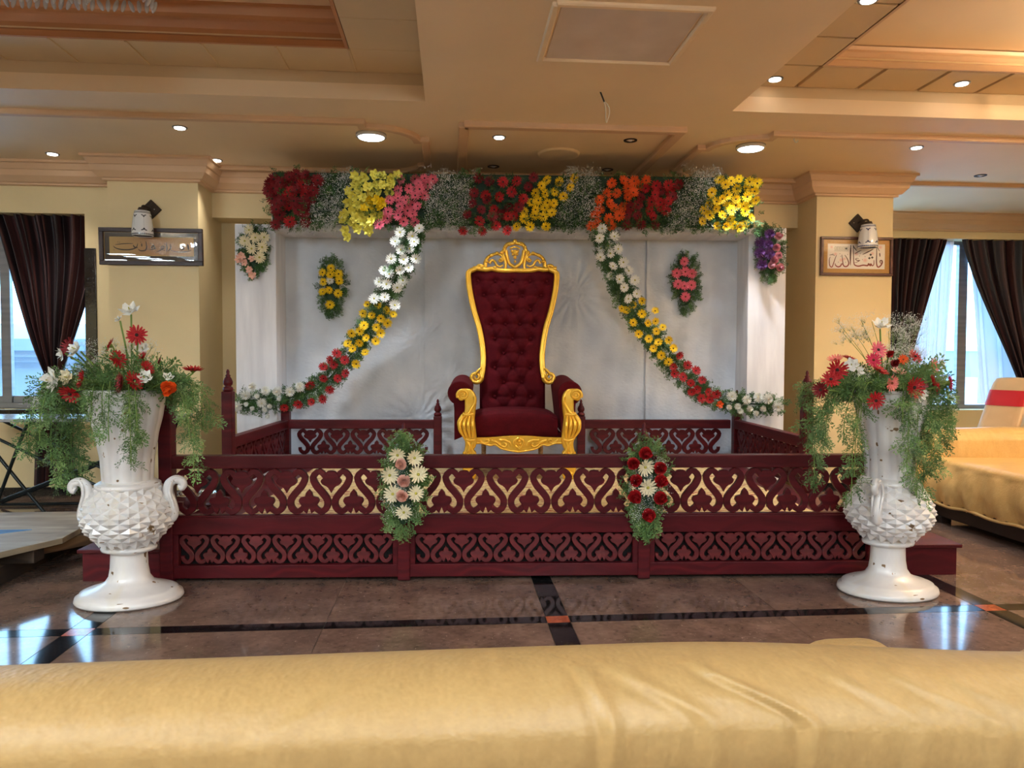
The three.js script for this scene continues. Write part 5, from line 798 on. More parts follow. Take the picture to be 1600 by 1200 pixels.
const BREATH = (() => {
  const gs = [], add = (g, c) => { g = g.index ? g.toNonIndexed() : g; g.deleteAttribute('uv'); const a = new Float32Array(g.attributes.position.count * 3); for (let i = 0; i < a.length; i += 3) a.set(c, i); g.setAttribute('color', new THREE.BufferAttribute(a, 3)); gs.push(g); };
  for (let i = 0; i < 22; i++) { const d = V3(rr(-0.6, 0.6), rr(0.5, 1), rr(-0.6, 0.6)), e = d.clone().multiplyScalar(rr(0.75, 1.05)), p = [0.005, 0, 0, -0.005, 0, 0, e.x, e.y, e.z]; const t = new THREE.BufferGeometry(); t.setAttribute('position', new THREE.Float32BufferAttribute(p, 3)); t.setAttribute('uv', new THREE.Float32BufferAttribute([0, 0, 0, 0, 0, 0], 2)); t.computeVertexNormals(); add(t, [0.16, 0.22, 0.1]); add(new THREE.OctahedronGeometry(rr(0.028, 0.05), 0).translate(e.x, e.y, e.z), [0.72, 0.72, 0.66]); }
  return mergeGeometries(gs);
})();
const Yv = V3(0, 1, 0), GREENS = [[0.05, 0.13, 0.03], [0.07, 0.17, 0.04], [0.1, 0.2, 0.05], [0.04, 0.1, 0.035]], BRIGHT = [[0.1, 0.2, 0.05], [0.14, 0.25, 0.065], [0.08, 0.16, 0.045], [0.19, 0.29, 0.09]];
function sprigs(name, parent, list, geo, tones, mat = leafTone) {   // list of [pos, dir, length]
  const im = new THREE.InstancedMesh(geo, mat, list.length), m = new THREE.Matrix4(), q = new THREE.Quaternion(), c = new THREE.Color();
  list.forEach(([p, d, l], i) => { q.setFromUnitVectors(Yv, d.clone().normalize()).multiply(new THREE.Quaternion().setFromAxisAngle(Yv, rnd() * 6.28)); m.compose(p, q, V3(l, l, l)); im.setMatrixAt(i, m); if (tones) { const t = pick(tones), k = rr(0.8, 1.2); im.setColorAt(i, c.setRGB(t[0] * k, t[1] * k, t[2] * k)); } });
  im.name = name; im.userData.kind = 'stuff'; parent.add(im); return im;
}
const L3 = (q) => V3(q.x, q.y, -q.z);   // stage-local (u, y, v) -> children coordinates of an unplaced stage thing
// ---- header ----
{
  const o = stageThing('flower_header', 'long bed of gerberas, lilies and baby breath along the top of the backdrop', 'flower arrangement', 0, 0, 0);
  const c5 = (ox, oy, s) => ([x, y]) => [ox + x / s, oy + y / s];
  const a = c5(410, 255, 5.926), b = c5(660, 255, 5.926), c = c5(920, 255, 5.714);
  const x0 = onV(418, 320, HV).x, x1 = onV(1186, 320, HV).x, yb = onV(800, 352, HV).y, yt = onV(800, 272, HV).y;
  part('foam_base', rbox(x0 + 0.03, x1 - 0.03, yb, yt, -HV - 0.06, -HV - 0.01, 0.02), M.greenWire, o, 'dark green floral foam');
  const plan = [
    ['red_gerbera', 'gerbera', PET.deepRed, HEART.dark, 0.046, [[60, 190], [105, 150], [170, 180], [250, 130], [310, 100], [400, 110], [460, 180], [510, 160], [240, 210], [100, 235], [55, 260], [130, 300], [320, 250], [470, 250], [180, 345], [90, 330], [290, 350], [390, 350], [440, 320], [130, 430], [160, 480], [330, 430], [410, 400], [400, 545], [385, 460], [120, 570], [300, 180]].map(a)],
    ['red_gerbera', 'gerbera', PET.red, HEART.dark, 0.05, [[375, 200], [400, 285], [235, 305], [270, 265], [250, 400], [310, 130], [255, 545]].map(a)],
    ['yellow_lily', 'lily', PET.lily, HEART.green, 0.045, [[860, 120], [940, 130], [1040, 110], [1110, 120], [1190, 140], [1250, 110], [860, 200], [900, 170], [970, 220], [1050, 200], [1110, 200], [1190, 190], [890, 250], [1000, 260], [1080, 270], [1180, 270], [800, 260], [840, 310], [930, 320], [800, 360], [870, 390], [940, 400], [830, 440], [760, 470], [900, 460], [960, 490], [1040, 480], [1100, 490], [750, 520], [860, 510], [830, 560], [940, 550], [1010, 540], [885, 610], [985, 620], [770, 620], [790, 680]].map(a)],
    ['yellow_lily', 'lily', PET.yellow, HEART.green, 0.042, [[990, 340], [1060, 340], [1110, 360], [1020, 400], [1090, 410], [940, 420]].map(a)],
    ['pink_gerbera', 'gerbera', PET.pink, HEART.dark, 0.041, [[1280, 150], [1410, 145], [1500, 140], [1580, 145], [1445, 190], [1530, 195], [1355, 235], [1265, 250], [1455, 240], [1415, 300], [1500, 300], [1180, 345], [1255, 325], [1330, 340], [1275, 400], [1390, 385], [1440, 400], [1165, 450], [1345, 440], [1260, 480], [1155, 510], [1390, 470], [1305, 540], [1420, 545], [1085, 570]].map(a)],
    ['red_gerbera', 'gerbera', PET.deepRed, HEART.dark, 0.042, [[520, 140], [620, 165], [985, 220], [480, 280], [465, 370], [545, 430], [800, 400], [890, 405], [420, 480], [650, 495], [600, 340], [1030, 130], [740, 470]].map(b)],
    ['red_gerbera', 'gerbera', PET.red, HEART.dark, 0.042, [[745, 175], [872, 165], [585, 295], [705, 310], [828, 265], [935, 330], [665, 430], [525, 540], [790, 490], [845, 490], [685, 580], [375, 630], [555, 625], [790, 625]].map(b)],
    ['yellow_gerbera', 'gerbera', PET.yellow, HEART.dark, 0.039, [[1150, 155], [1265, 170], [1100, 210], [1045, 275], [1135, 280], [1225, 265], [1305, 305], [1365, 220], [1400, 140], [1010, 370], [1075, 345], [1160, 365], [1215, 370], [1045, 430], [1135, 415], [1200, 460], [945, 445], [940, 515], [1040, 485], [1120, 495], [870, 585], [1000, 590], [1145, 585]].map(b)],
    ['orange_gerbera', 'gerbera', PET.orange, HEART.brown, 0.043, [[205, 175], [308, 160], [405, 160], [510, 155], [350, 225], [160, 270], [250, 270], [95, 330], [345, 305], [395, 265], [455, 205], [180, 360], [225, 400], [305, 385], [60, 470], [95, 420], [175, 495], [275, 470], [20, 560], [75, 550], [200, 560]].map(c)],
    ['red_gerbera', 'gerbera', PET.red, HEART.dark, 0.043, [[510, 225], [600, 200], [710, 200], [735, 265], [560, 345], [640, 350], [640, 390], [690, 430], [575, 490], [590, 280], [710, 340], [540, 430]].map(c)],
    ['red_gerbera', 'gerbera', PET.deepRed, HEART.dark, 0.042, [[800, 190], [460, 310], [440, 370], [370, 395], [435, 470], [340, 460], [465, 545], [595, 555], [340, 555], [750, 300], [640, 240]].map(c)],
    ['yellow_gerbera', 'gerbera', PET.yellow, HEART.dark, 0.04, [[1170, 150], [1270, 160], [1340, 145], [1435, 165], [1505, 180], [1220, 190], [1320, 230], [1400, 225], [1480, 250], [1095, 260], [1235, 285], [1190, 320], [1315, 320], [1415, 300], [1490, 330], [1075, 355], [1140, 345], [1440, 360], [1310, 375], [1240, 385], [1380, 385], [1135, 405], [1270, 420], [1030, 425], [1395, 430], [1080, 465], [1190, 465], [1260, 495], [1450, 490], [1010, 520], [1400, 545], [1140, 560], [1225, 565], [1300, 555], [1345, 570]].map(c)]];
  for (const [name, kind, col, heart, r, pts] of plan) for (const [x, y] of pts) { const v = HV - rr(0.05, 0.11), p = L3(onV(x, y, v)); bloom(o, kind, name, col, heart, p, r * rr(0.9, 1.1), tilt(V3(0, -0.12, 1), 0.5)); }
  const fern = []; for (let i = 0; i < 950; i++) { const low = rnd() < 0.3, p = V3(rr(x0, x1), low ? rr(yb - 0.02, yb + 0.06) : rr(yb, yt), -HV + rr(-0.02, 0.04)); fern.push([p, V3(rr(-0.8, 0.8), low ? rr(-1, 0.3) : rr(-0.8, 0.25), rr(0.5, 1)), rr(0.06, 0.12)]); }
  sprigs('foliage', o, fern, FERN[0], GREENS);
  const br = []; for (const [xa, xb, n, sl] of [[482, 546, 150, -14], [668, 733, 150, -8], [876, 934, 140, -10], [1052, 1110, 150, -12]]) for (let i = 0; i < n; i++) { const y = rr(268, 362), k = (y - 315) / 47, p = L3(onV(rr(xa, xb) + sl * k + (k > 0.8 ? rr(-10, 10) : 0), y, HV - 0.02)); br.push([p, V3(rr(-0.7, 0.7), rr(-0.8, 0.6), rr(0.7, 1)), rr(0.06, 0.1)]); }
  sprigs('baby_breath', o, br, BREATH, null, budTone);
}
// ---- garlands ----
function garland(label, spine, groups) {
  const o = stageThing('flower_garland', label, 'garland', 0, 0, 0);
  const pts = spine.map(([x, y, v]) => L3(onV(x, y, v))), c = curve(pts);
  part('cord', new THREE.TubeGeometry(c, 60, 0.007, 6), M.greenWire, o, 'dark green garland core');
  const near = (x, y) => { let best = 9e9, bv = 0; for (const [a, b, v] of spine) { const d = Math.hypot(a - x, b - y); if (d < best) { best = d; bv = v; } } return bv; };
  for (const [name, kind, col, heart, r, list] of groups) for (const [x, y] of list) { const p = L3(onV(x, y, near(x, y) - rr(0.055, 0.085))); bloom(o, kind, name, col, heart, p, r * rr(0.9, 1.1), tilt(V3(0, 0.05, 1), 0.45)); }
  const f = []; for (let i = 0; i < 1000; i++) { const t = rnd(), p = c.getPointAt(t), a = rnd() * 6.28, k = rr(0, 0.045); f.push([p.clone().add(V3(Math.cos(a) * k, Math.sin(a) * k, rr(0, 0.035))), V3(Math.cos(a), Math.sin(a) - 0.25, rr(-0.1, 0.5)), rr(0.055, 0.095)]); }
  sprigs('foliage', o, f, FERN[0], GREENS);
}
{
  const a = ([x, y]) => [340 + x / 3.3326, 240 + y / 3.3326], b = ([x, y]) => [800 + x / 3.3326, 240 + y / 3.3326], c = ([x, y]) => [340 + x / 3.3326, 560 + y / 3.3326], d = ([x, y]) => [800 + x / 3.3326, 560 + y / 3.3326];
  garland('flower garland swooping from header to the wing with the white and peach spray', [[648, 358, 1.98], [634, 400, 2.05], [612, 450, 2.12], [585, 500, 2.2], [555, 545, 2.2], [525, 580, 2.18], [490, 610, 2.16], [450, 622, 2.12], [410, 625, 2.1], [375, 626, 2.1]], [
    ['white_gerbera', 'gerbera', PET.white, HEART.green, 0.043, [[1050, 390], [950, 410], [1015, 430], [925, 457], [1025, 460], [955, 500], [1000, 495], [903, 548], [968, 552], [1032, 548], [950, 605], [895, 628], [865, 610], [995, 595], [965, 660], [878, 680], [935, 697], [840, 668], [815, 755], [870, 748], [922, 790]].map(a)],
    ['yellow_gerbera', 'gerbera', PET.yellow, HEART.dark, 0.036, [[780, 785], [835, 788], [882, 815], [757, 832], [803, 842], [850, 858], [915, 838], [885, 883], [762, 895], [827, 905], [698, 935], [740, 925], [848, 935], [776, 962], [822, 978], [740, 985], [680, 990], [705, 1017], [770, 1035], [722, 1095]].map(a)],
    ['red_gerbera', 'gerbera', PET.red, HEART.dark, 0.038, [...[[620, 1040], [585, 1075], [662, 1075], [605, 1100], [550, 1110], [552, 1170], [668, 1145], [625, 1172]].map(a), ...[[480, 140], [585, 162], [548, 212], [490, 228], [420, 240], [347, 255]].map(c)]],
    ['white_chrysanthemum', 'mum', PET.white, PET.cream, 0.042, [[145, 190], [185, 148], [250, 170], [315, 170], [375, 172], [430, 150], [230, 230], [105, 250]].map(c)],
    ['white_chrysanthemum', 'mum', PET.white, PET.cream, 0.024, [[150, 240], [205, 195], [320, 210], [245, 268], [182, 262], [262, 300], [270, 250]].map(c)]]);
  garland('flower garland swooping from header to the wing with the purple and pink spray', [[940, 360, 1.98], [950, 400, 2.05], [968, 445, 2.12], [992, 490, 2.2], [1020, 530, 2.2], [1050, 570, 2.18], [1082, 602, 2.16], [1118, 622, 2.14], [1160, 630, 2.12], [1215, 632, 2.11]], [
    ['white_gerbera', 'gerbera', PET.white, HEART.green, 0.042, [[470, 390], [532, 432], [455, 440], [500, 480], [552, 497], [512, 520], [462, 495], [525, 588], [580, 565], [607, 612], [515, 640], [557, 655], [582, 697], [640, 660], [605, 755], [650, 730], [460, 540]].map(b)],
    ['yellow_gerbera', 'gerbera', PET.yellow, HEART.dark, 0.036, [[678, 767], [630, 790], [595, 815], [570, 808], [745, 820], [675, 835], [747, 872], [706, 882], [630, 880], [785, 905], [752, 925], [658, 940], [712, 965], [817, 970], [762, 983], [735, 1015], [838, 1015], [778, 1050], [815, 1085]].map(b)],
    ['red_gerbera', 'gerbera', PET.red, HEART.dark, 0.038, [[870, 1050], ...[]].map(b).concat([[840, 45], [915, 35], [957, 65], [890, 97], [990, 113], [930, 130], [845, 80], [935, 175], [1020, 175], [1065, 185], [985, 208], [1030, 215], [960, 160]].map(d))],
    ['orange_lily', 'lily', PET.orange, HEART.brown, 0.034, [[1080, 240]].map(d)],
    ['white_chrysanthemum', 'mum', PET.white, PET.cream, 0.044, [[1145, 195], [1222, 215], [1282, 205], [1328, 210], [1385, 250]].map(d)],
    ['white_chrysanthemum', 'mum', PET.white, PET.cream, 0.028, [[1130, 255], [1190, 275], [1235, 262], [1305, 260], [1268, 287], [1175, 250]].map(d)]]);
}
// ---- sprays pinned to wings, cloth and posts ----
function spray(label, v, box4, groups, breath = 0, tones = GREENS, fl = 0.1) {
  const [x0, y0, x1, y1] = box4, A = onV(x0, y0, v), B = onV(x1, y1, v), cx = (A.x + B.x) / 2, o = stageThing('flower_spray', label, 'flower spray', cx, B.y, v);
  const Lc = (q) => V3(q.x - cx, q.y - B.y, -(q.z - v));
  const H = A.y - B.y, W = B.x - A.x;
  part('foam_base', new THREE.SphereGeometry(1, 14, 10).scale(W * 0.2, H * 0.3, 0.035).translate(0, H * 0.52, 0.02), M.greenWire, o, 'dark green floral foam');
  for (const [name, kind, col, heart, r, list] of groups) for (const [x, y] of list) bloom(o, kind, name, col, heart, Lc(onV(x, y, v - rr(0.075, 0.1))), r * rr(0.95, 1.1), tilt(V3(0, 0.0, 1), 0.3));
  const f = []; for (let i = 0; i < 190; i++) { const a = rnd() * 6.28, k = Math.sqrt(rnd()), y = H * 0.54 + Math.sin(a) * k * H * 0.38, x = Math.cos(a) * k * W * 0.27 * (1 - 0.35 * smooth(H * 0.45, 0, y)); f.push([V3(x, y, rr(0.01, 0.045)), V3(Math.cos(a) * 0.7 + rr(-0.3, 0.3), Math.sin(a) + rr(-0.5, 0.2), rr(0.0, 0.35)), fl * rr(0.45, 0.85)]); }
  sprigs('foliage', o, f, FERN[0], tones);
  if (breath) { const b = []; for (let i = 0; i < breath; i++) b.push([V3(rr(-0.34, 0.34) * W, H * rr(0.28, 0.78), 0.05), V3(rr(-0.6, 0.6), rr(-0.6, 0.6), 1), rr(0.035, 0.06)]); sprigs('baby_breath', o, b, BREATH, null, budTone); }
}
{
  const a = ([x, y]) => [340 + x / 3.3326, 240 + y / 3.3326], b = ([x, y]) => [800 + x / 3.3326, 240 + y / 3.3326], c = ([x, y]) => [340 + x / 3.3326, 560 + y / 3.3326], d = ([x, y]) => [800 + x / 3.3326, 560 + y / 3.3326];
  spray('spray of white gerberas and peach gladioli pinned to the wing', WV, [370, 346, 428, 442], [['white_gerbera', 'gerbera', PET.cream, HEART.green, 0.046, [[165, 398], [197, 437], [243, 435], [142, 455], [178, 495], [232, 487], [218, 540]].map(a)], ['peach_gladiolus', 'lily', PET.peach, HEART.green, 0.032, [[125, 530], [140, 565], [180, 550], [112, 550], [165, 605], [180, 632]].map(a)]]);
  spray('spray of yellow gerberas with one white bloom on the cloth', BV - 0.02, [492, 400, 548, 508], [['yellow_gerbera', 'gerbera', PET.yellow, HEART.dark, 0.036, [[547, 620], [590, 597], [630, 627], [587, 630], [550, 668], [633, 663], [548, 720], [583, 710], [628, 728], [585, 787]].map(a)], ['white_gerbera', 'gerbera', PET.white, HEART.green, 0.036, [[585, 662]].map(a)]]);
  spray('spray of pink gerberas on the cloth', BV - 0.02, [1040, 393, 1100, 502], [['pink_gerbera', 'gerbera', PET.pink, HEART.brown, 0.041, [[897, 562], [858, 622], [902, 615], [937, 625], [865, 680], [898, 690], [933, 685], [903, 745]].map(b)]]);
  spray('spray of purple chrysanthemums and pink carnations pinned to the wing', WV, [1168, 348, 1232, 450], [['purple_chrysanthemum', 'mum', PET.purple, PET.purple, 0.05, [[1340, 420], [1290, 460], [1330, 475], [1290, 518], [1335, 525], [1300, 578]].map(b)], ['pink_carnation', 'carnation', PET.lightPink, M.stem, 0.034, [[1385, 430], [1378, 490], [1388, 530], [1365, 555], [1395, 592], [1350, 580]].map(b)]]);
  spray('spray of white gerberas and peach carnations on the front railing post', -0.005, [588, 676, 674, 858], [['white_gerbera', 'gerbera', PET.cream, HEART.green, 0.043, [[937, 503], [1025, 518], [895, 608], [1045, 605], [912, 705], [1032, 703], [970, 800]].map(c)], ['peach_carnation', 'carnation', PET.peach, M.stem, 0.034, [[957, 550], [970, 637], [960, 715]].map(c)]], 46, BRIGHT, 0.11);
  spray('spray of red carnations around two white gerberas on the front railing post', -0.0, [968, 677, 1048, 850], [['white_gerbera', 'gerbera', PET.cream, HEART.green, 0.045, [[693, 565], [707, 672]].map(d)], ['red_carnation', 'carnation', PET.red, M.stem, 0.036, [[690, 492], [633, 548], [770, 572], [645, 635], [772, 637], [637, 717], [770, 725], [712, 812]].map(d)]], 60, BRIGHT, 0.11);
}
// ---- flowers standing in the vases ----
function vaseFlowers(k, spec, ends, breaths, names) {
  const base = vaseAt[k], zc = base.z, mouth = V3(base.x, 0.99, zc), vk = ['white vase by the plywood platform', 'white vase by the covered sofa'][k];
  for (const [kind, col, heart, px, py, r, dx, dy, dz, zoff, what] of spec) {
    const p = onZ(px, py, zc + zoff + 0.06), label = what + ' in the ' + vk;
    const o = thing(kind === 'lily' ? 'lily_stem' : kind === 'gerbera' ? 'gerbera_stem' : 'carnation_stem', label, 'flower', [mouth.x, mouth.y, mouth.z], 0, 'flowers in the ' + vk);
    const q = p.clone().sub(mouth), dir = V3(dx, dy, dz).normalize();
    bloom(o, kind, 'flower_head', col, heart, q, r, dir); if (kind === 'gerbera') { const g = part('calyx', CALYX, M.stem, o); g.position.copy(q); g.quaternion.setFromUnitVectors(Z, dir); g.scale.setScalar(r); }
    const e = q.clone().addScaledVector(dir, -r * 0.3), s = V3(clamp(q.x * 0.3, -0.12, 0.12), -0.03, clamp(q.z * 0.3, -0.1, 0.1)), mid = s.clone().lerp(e, 0.55).add(V3(0, 0.02, 0)).addScaledVector(dir, -0.03);
    part('stem', taperTube([s, mid, e], () => 0.0042, 14, 6), M.stem, o);
  }
  const fo = thing('fern_foliage', 'trailing asparagus fern spilling from the ' + vk, 'foliage', [mouth.x, mouth.y, mouth.z]);
  const fl = [], tips = [];
  for (let i = 0; i < 190; i++) { const a = rnd() * 6.28, up = rr(-0.1, 0.9), d = V3(Math.cos(a) * 1.25, up, Math.sin(a) * 0.8).normalize(), r = rr(0.02, 0.18); fl.push([d.clone().multiplyScalar(r).add(V3(0, 0.02, 0)), d.clone().add(V3(rr(-0.3, 0.3), rr(-0.3, 0.3), rr(-0.3, 0.3))), rr(0.07, 0.15)]); }
  ends.forEach(([x, y, zo, n]) => {
    const e = onZ(x, y, zc + zo).sub(mouth), s = V3(clamp(e.x * 0.5, -0.15, 0.15), 0.05, clamp(zo, -0.14, 0.15)), c = curve([s, V3(lerp(s.x, e.x, 0.6), 0.1, lerp(s.z, e.z, 0.6)), V3(e.x * 0.98, Math.max(e.y * 0.35, e.y + 0.1), e.z), e]);
    part('strand', new THREE.TubeGeometry(c, 18, 0.0022, 5), M.stem, fo);
    const L = c.getLength(), m = Math.round(L * n * 1.35); for (let i = 0; i < m; i++) { const t = i / m, p = c.getPointAt(t), tg = c.getTangentAt(t); fl.push([p, tg.multiplyScalar(0.7).add(V3(rr(-0.9, 0.9), rr(-0.6, 0.3), rr(-0.9, 0.9))), rr(0.055, 0.1)]); }
  });
  sprigs('fronds', fo, fl, FERN[1], BRIGHT);
  const bo = thing('baby_breath_bunch', names, 'flower', [mouth.x, mouth.y, mouth.z]), bl = [];
  for (const [x, y, rx, ry, n, zo] of breaths) { const c = onZ(x, y, zc + zo).sub(mouth), mpp = 3.7 / 1140; for (let i = 0; i < n; i++) { const p = c.clone().add(V3(rr(-1, 1) * rx * mpp, rr(-1, 1) * ry * mpp, rr(-0.05, 0.05))); bl.push([p, p.clone().add(V3(rr(-0.1, 0.1), 0.2, rr(-0.1, 0.1))), rr(0.035, 0.06)]); if (i % 6 === 0) part('stem', taperTube([V3(p.x * 0.15, -0.02, p.z * 0.2), p.clone().multiplyScalar(0.5).add(V3(0, 0.02, 0)), p], () => 0.0014, 8, 4), M.stem, bo); } }
  sprigs('blossoms', bo, bl, BREATH, null, budTone);
}
{
  const a = (x, y) => [60 + x / 5.714, 470 + y / 5.714], b = (x, y) => [1230 + x / 5.714, 490 + y / 5.714];
  const f = (xy, kind, col, heart, r, d, zo, what) => [kind, col, heart, xy[0], xy[1], r, d[0], d[1], d[2], zo, what];
  vaseFlowers(0, [
    f(a(880, 305), 'gerbera', PET.red, HEART.dark, 0.047, [0.1, 0.05, 1], 0.03, 'tall red gerbera facing the hall'),
    f(a(640, 400), 'gerbera', PET.red, HEART.dark, 0.04, [-0.75, 0.35, 0.3], 0.05, 'red gerbera turned sideways above the fern'),
    f(a(710, 520), 'gerbera', PET.red, HEART.brown, 0.044, [0.85, 0.35, 0.45], 0.1, 'red gerbera seen edge-on'),
    f(a(400, 700), 'gerbera', PET.red, HEART.dark, 0.046, [-0.85, 0.2, 0.5], 0.12, 'dark red gerbera with orange back'),
    f(a(285, 825), 'gerbera', PET.red, HEART.dark, 0.05, [-0.1, -0.6, 0.7], 0.12, 'red gerbera nodding over the rim'),
    f(a(740, 730), 'gerbera', PET.deepRed, HEART.dark, 0.046, [-0.7, 0.1, 0.6], 0.16, 'deep red gerbera at the rim'),
    f(a(850, 715), 'gerbera', PET.red, HEART.dark, 0.046, [0.85, 0.35, 0.4], 0.16, 'bright red gerbera turned away at the rim'),
    f(a(925, 510), 'gerbera', PET.red, HEART.brown, 0.036, [-0.5, 0.5, 0.5], 0.02, 'small red gerbera behind the fern'),
    f(a(965, 600), 'gerbera', PET.red, HEART.brown, 0.036, [0.8, 0.4, 0.4], 0.08, 'small red gerbera below another'),
    f(a(1080, 550), 'gerbera', PET.deepRed, HEART.dark, 0.028, [-0.8, 0.3, 0.4], 0.0, 'half-open red gerbera'),
    f(a(1380, 620), 'gerbera', PET.red, HEART.dark, 0.047, [0.1, 0.97, 0.15], 0.05, 'red gerbera on a curved stem facing upwards'),
    f(a(1165, 765), 'carnation', PET.orange, M.stem, 0.038, [0.1, -0.5, 0.8], 0.12, 'orange red bud'),
    f(a(275, 420), 'gerbera', PET.deepRed, HEART.dark, 0.046, [-0.4, 0.3, 0.7], -0.02, 'deep red gerbera behind the white lily'),
    f(a(820, 100), 'lily', PET.white, HEART.green, 0.05, [0, 0.7, 0.6], -0.02, 'topmost white lily'),
    f(a(720, 170), 'lily', PET.white, HEART.green, 0.022, [-0.5, 0.6, 0.5], -0.02, 'small white lily bud'),
    f(a(350, 440), 'lily', PET.white, HEART.green, 0.048, [-0.6, 0.4, 0.6], 0.04, 'white lily leaning outwards'),
    f(a(215, 470), 'lily', PET.white, HEART.green, 0.034, [-0.8, -0.2, 0.5], 0.05, 'drooping white lily'),
    f(a(140, 700), 'lily', PET.white, HEART.green, 0.062, [-0.6, -0.1, 0.8], 0.12, 'largest white lily'),
    f(a(265, 685), 'lily', PET.cream, HEART.green, 0.04, [-0.3, 0.2, 0.9], 0.1, 'cream lily beside the largest one'),
    f(a(930, 430), 'lily', PET.white, HEART.green, 0.034, [0.2, 0.5, 0.8], -0.04, 'white lily under the tall gerbera'),
    f(a(950, 690), 'lily', PET.white, HEART.green, 0.042, [0.1, 0.4, 0.9], 0.12, 'white lily at the rim'),
    f(a(1155, 685), 'lily', PET.white, HEART.green, 0.026, [0.4, 0.6, 0.6], 0.1, 'white lily bud above the orange bud')],
    [[45, 706, 0.1, 60], [62, 690, 0.16, 55], [80, 725, 0.1, 60], [96, 757, 0.0, 60], [112, 738, -0.04, 60], [124, 760, -0.08, 50], [142, 680, 0.22, 40], [205, 724, 0.24, 45], [215, 690, 0.22, 40], [170, 690, 0.24, 16], [303, 732, 0.12, 50], [296, 690, 0.16, 50], [318, 664, 0.1, 60], [328, 655, 0.04, 40], [160, 650, 0.2, 30]],
    [[175, 575, 42, 32, 110, 0], [115, 605, 26, 22, 40, 0.08], [80, 625, 18, 12, 22, 0.1], [210, 560, 25, 20, 30, -0.04]], 'white baby breath bunch amid the red gerberas over the plywood side vase');
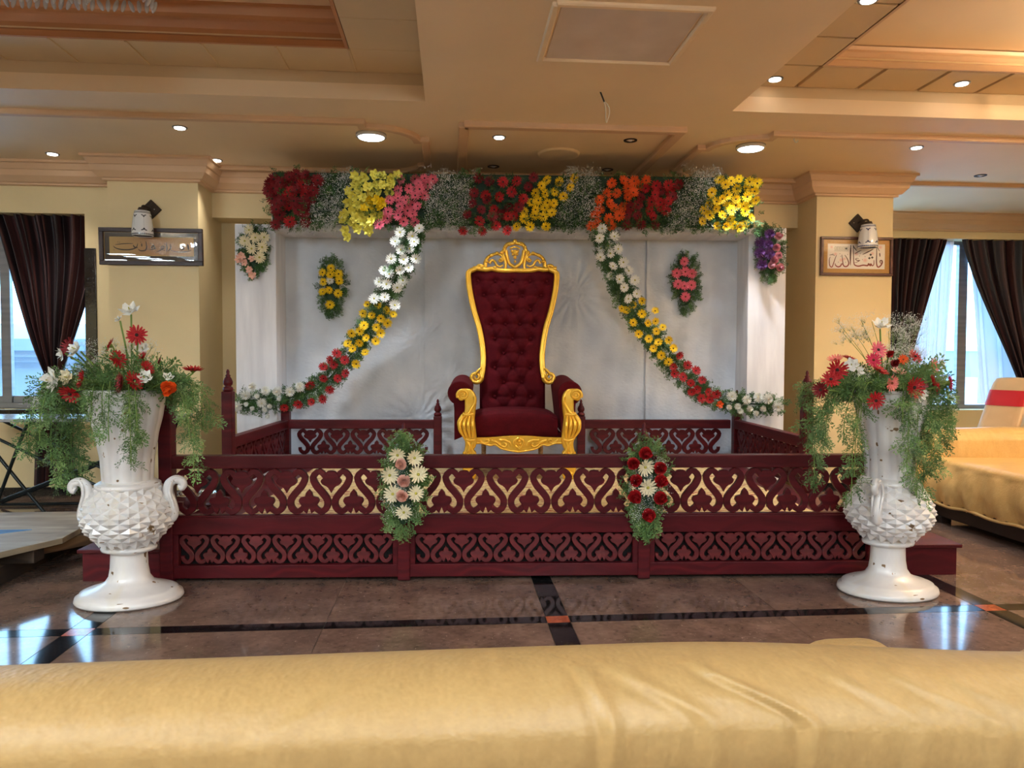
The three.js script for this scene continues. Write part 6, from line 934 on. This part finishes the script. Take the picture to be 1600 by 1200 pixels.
  vaseFlowers(1, [
    f(b(835, 115), 'lily', PET.white, HEART.green, 0.05, [-0.1, 0.8, 0.5], 0, 'topmost white lily'),
    f(b(810, 325), 'gerbera', PET.pink, HEART.dark, 0.042, [0.1, 0.3, 0.9], 0.04, 'pink gerbera under the white lily'),
    f(b(770, 415), 'gerbera', PET.hotpink, HEART.brown, 0.036, [-0.3, 0.2, 0.9], 0.1, 'hot pink gerbera'),
    f(b(820, 510), 'gerbera', PET.red, HEART.dark, 0.042, [0.3, 0.8, 0.5], 0.12, 'red gerbera below the hot pink one'),
    f(b(430, 415), 'gerbera', PET.salmon, HEART.brown, 0.038, [-0.3, 0.85, 0.3], 0.0, 'salmon gerbera facing upwards'),
    f(b(555, 400), 'gerbera', PET.red, HEART.dark, 0.036, [0.2, 0.9, 0.3], 0.0, 'red gerbera facing upwards'),
    f(b(445, 505), 'gerbera', PET.red, HEART.dark, 0.048, [-0.2, 0.2, 0.9], 0.12, 'large red gerbera with dark centre'),
    f(b(390, 590), 'gerbera', PET.red, HEART.dark, 0.044, [-0.3, 0.5, 0.7], 0.15, 'bright red gerbera below the large one'),
    f(b(300, 680), 'gerbera', PET.deepRed, HEART.dark, 0.038, [-0.7, 0.0, 0.6], 0.15, 'deep red gerbera above the hanging fern'),
    f(b(575, 460), 'lily', PET.white, HEART.green, 0.038, [-0.5, 0.3, 0.8], 0.12, 'white lily beside the large red gerbera'),
    f(b(640, 510), 'lily', PET.white, HEART.green, 0.03, [0.4, -0.1, 0.8], 0.14, 'smaller white lily with long tube'),
    f(b(1140, 385), 'gerbera', PET.red, HEART.red ?? HEART.dark, 0.04, [0.3, 0.5, 0.8], 0, 'red gerbera under the dense baby breath'),
    f(b(1035, 410), 'gerbera', PET.orange, HEART.brown, 0.026, [-0.2, 0.3, 0.9], 0.02, 'small orange gerbera'),
    f(b(990, 525), 'gerbera', PET.peach, HEART.brown, 0.034, [0.0, 0.8, 0.5], 0.08, 'peach gerbera'),
    f(b(1300, 465), 'gerbera', PET.salmon, HEART.brown, 0.04, [0.5, 0.2, 0.8], 0.06, 'salmon gerbera on a long stem'),
    f(b(1370, 455), 'lily', PET.white, HEART.green, 0.03, [0.8, 0.4, 0.3], 0.04, 'white lily beside the long stemmed salmon gerbera'),
    f(b(930, 620), 'gerbera', PET.salmon, HEART.brown, 0.038, [0.3, -0.1, 0.9], 0.18, 'salmon gerbera hanging at the rim'),
    f(b(1130, 660), 'gerbera', PET.red, HEART.dark, 0.05, [0.1, 0.0, 1], 0.18, 'large red gerbera at the rim'),
    f(b(1285, 600), 'gerbera', PET.red, HEART.dark, 0.032, [0.9, 0.2, 0.4], 0.12, 'red gerbera seen edge-on'),
    f(b(1320, 665), 'gerbera', PET.red, HEART.dark, 0.034, [0.9, 0.0, 0.4], 0.14, 'lower red gerbera seen edge-on'),
    f(b(1450, 620), 'gerbera', PET.hotpink, HEART.dark, 0.044, [0.9, 0.1, 0.5], 0.1, 'outermost pink gerbera turned to the window'),
    f(b(790, 775), 'gerbera', PET.red, HEART.dark, 0.042, [-0.1, -0.2, 0.95], 0.24, 'red gerbera hanging in front of the rim'),
    f(b(1190, 720), 'lily', PET.white, HEART.green, 0.036, [0.5, -0.3, 0.8], 0.17, 'white lily below the large red gerbera'),
    f(b(1210, 625), 'gerbera', PET.pink, HEART.brown, 0.03, [0.2, 0.4, 0.8], 0.1, 'pink gerbera behind the large red one'),
    f(b(955, 450), 'carnation', PET.deepRed, M.stem, 0.022, [0, 0.4, 0.9], 0.05, 'small dark red bloom'),
    f(b(910, 365), 'carnation', PET.red, M.stem, 0.02, [0, 0.4, 0.9], 0.02, 'small red bloom near the pink gerbera')],
    [[1272, 752, 0.1, 55], [1278, 700, 0.14, 60], [1262, 660, 0.08, 50], [1290, 690, 0.16, 40], [1318, 690, 0.2, 25], [1330, 790, 0.2, 28], [1335, 745, 0.22, 22], [1345, 655, 0.24, 30], [1418, 720, 0.2, 60], [1432, 780, 0.16, 60], [1442, 768, 0.12, 60], [1455, 735, 0.16, 60], [1468, 705, 0.1, 60], [1488, 690, 0.06, 50], [1478, 660, 0.1, 60], [1410, 660, 0.22, 30], [1250, 640, 0.05, 40]],
    [[1335, 522, 26, 22, 46, 0], [1414, 535, 26, 34, 120, -0.02], [1400, 575, 34, 24, 80, 0.02], [1345, 600, 20, 20, 30, 0.1], [1430, 590, 30, 20, 30, 0.04]], 'white baby breath bunch amid the pink and red gerberas over the sofa side vase');
}

// put every thing's origin at its own base
for (const o of scene.children) {
  if (!o.isGroup || o.userData.kind || o.rotation.x) continue;
  const b = new THREE.Box3(), inv = new THREE.Matrix4(); o.updateMatrixWorld(true); inv.copy(o.matrixWorld).invert();
  o.traverse((m) => { if (!m.isMesh) return; m.geometry.computeBoundingBox(); const q = m.geometry.boundingBox.clone(); if (m.isInstancedMesh) { m.computeBoundingBox(); q.copy(m.boundingBox); } b.union(q.applyMatrix4(inv.clone().multiply(m.matrixWorld))); });
  const c = V3((b.min.x + b.max.x) / 2, b.min.y, (b.min.z + b.max.z) / 2);
  for (const k of o.children) k.position.sub(c);
  o.position.add(c.applyEuler(o.rotation));
}
shade(scene);
renderer.render(scene, camera);
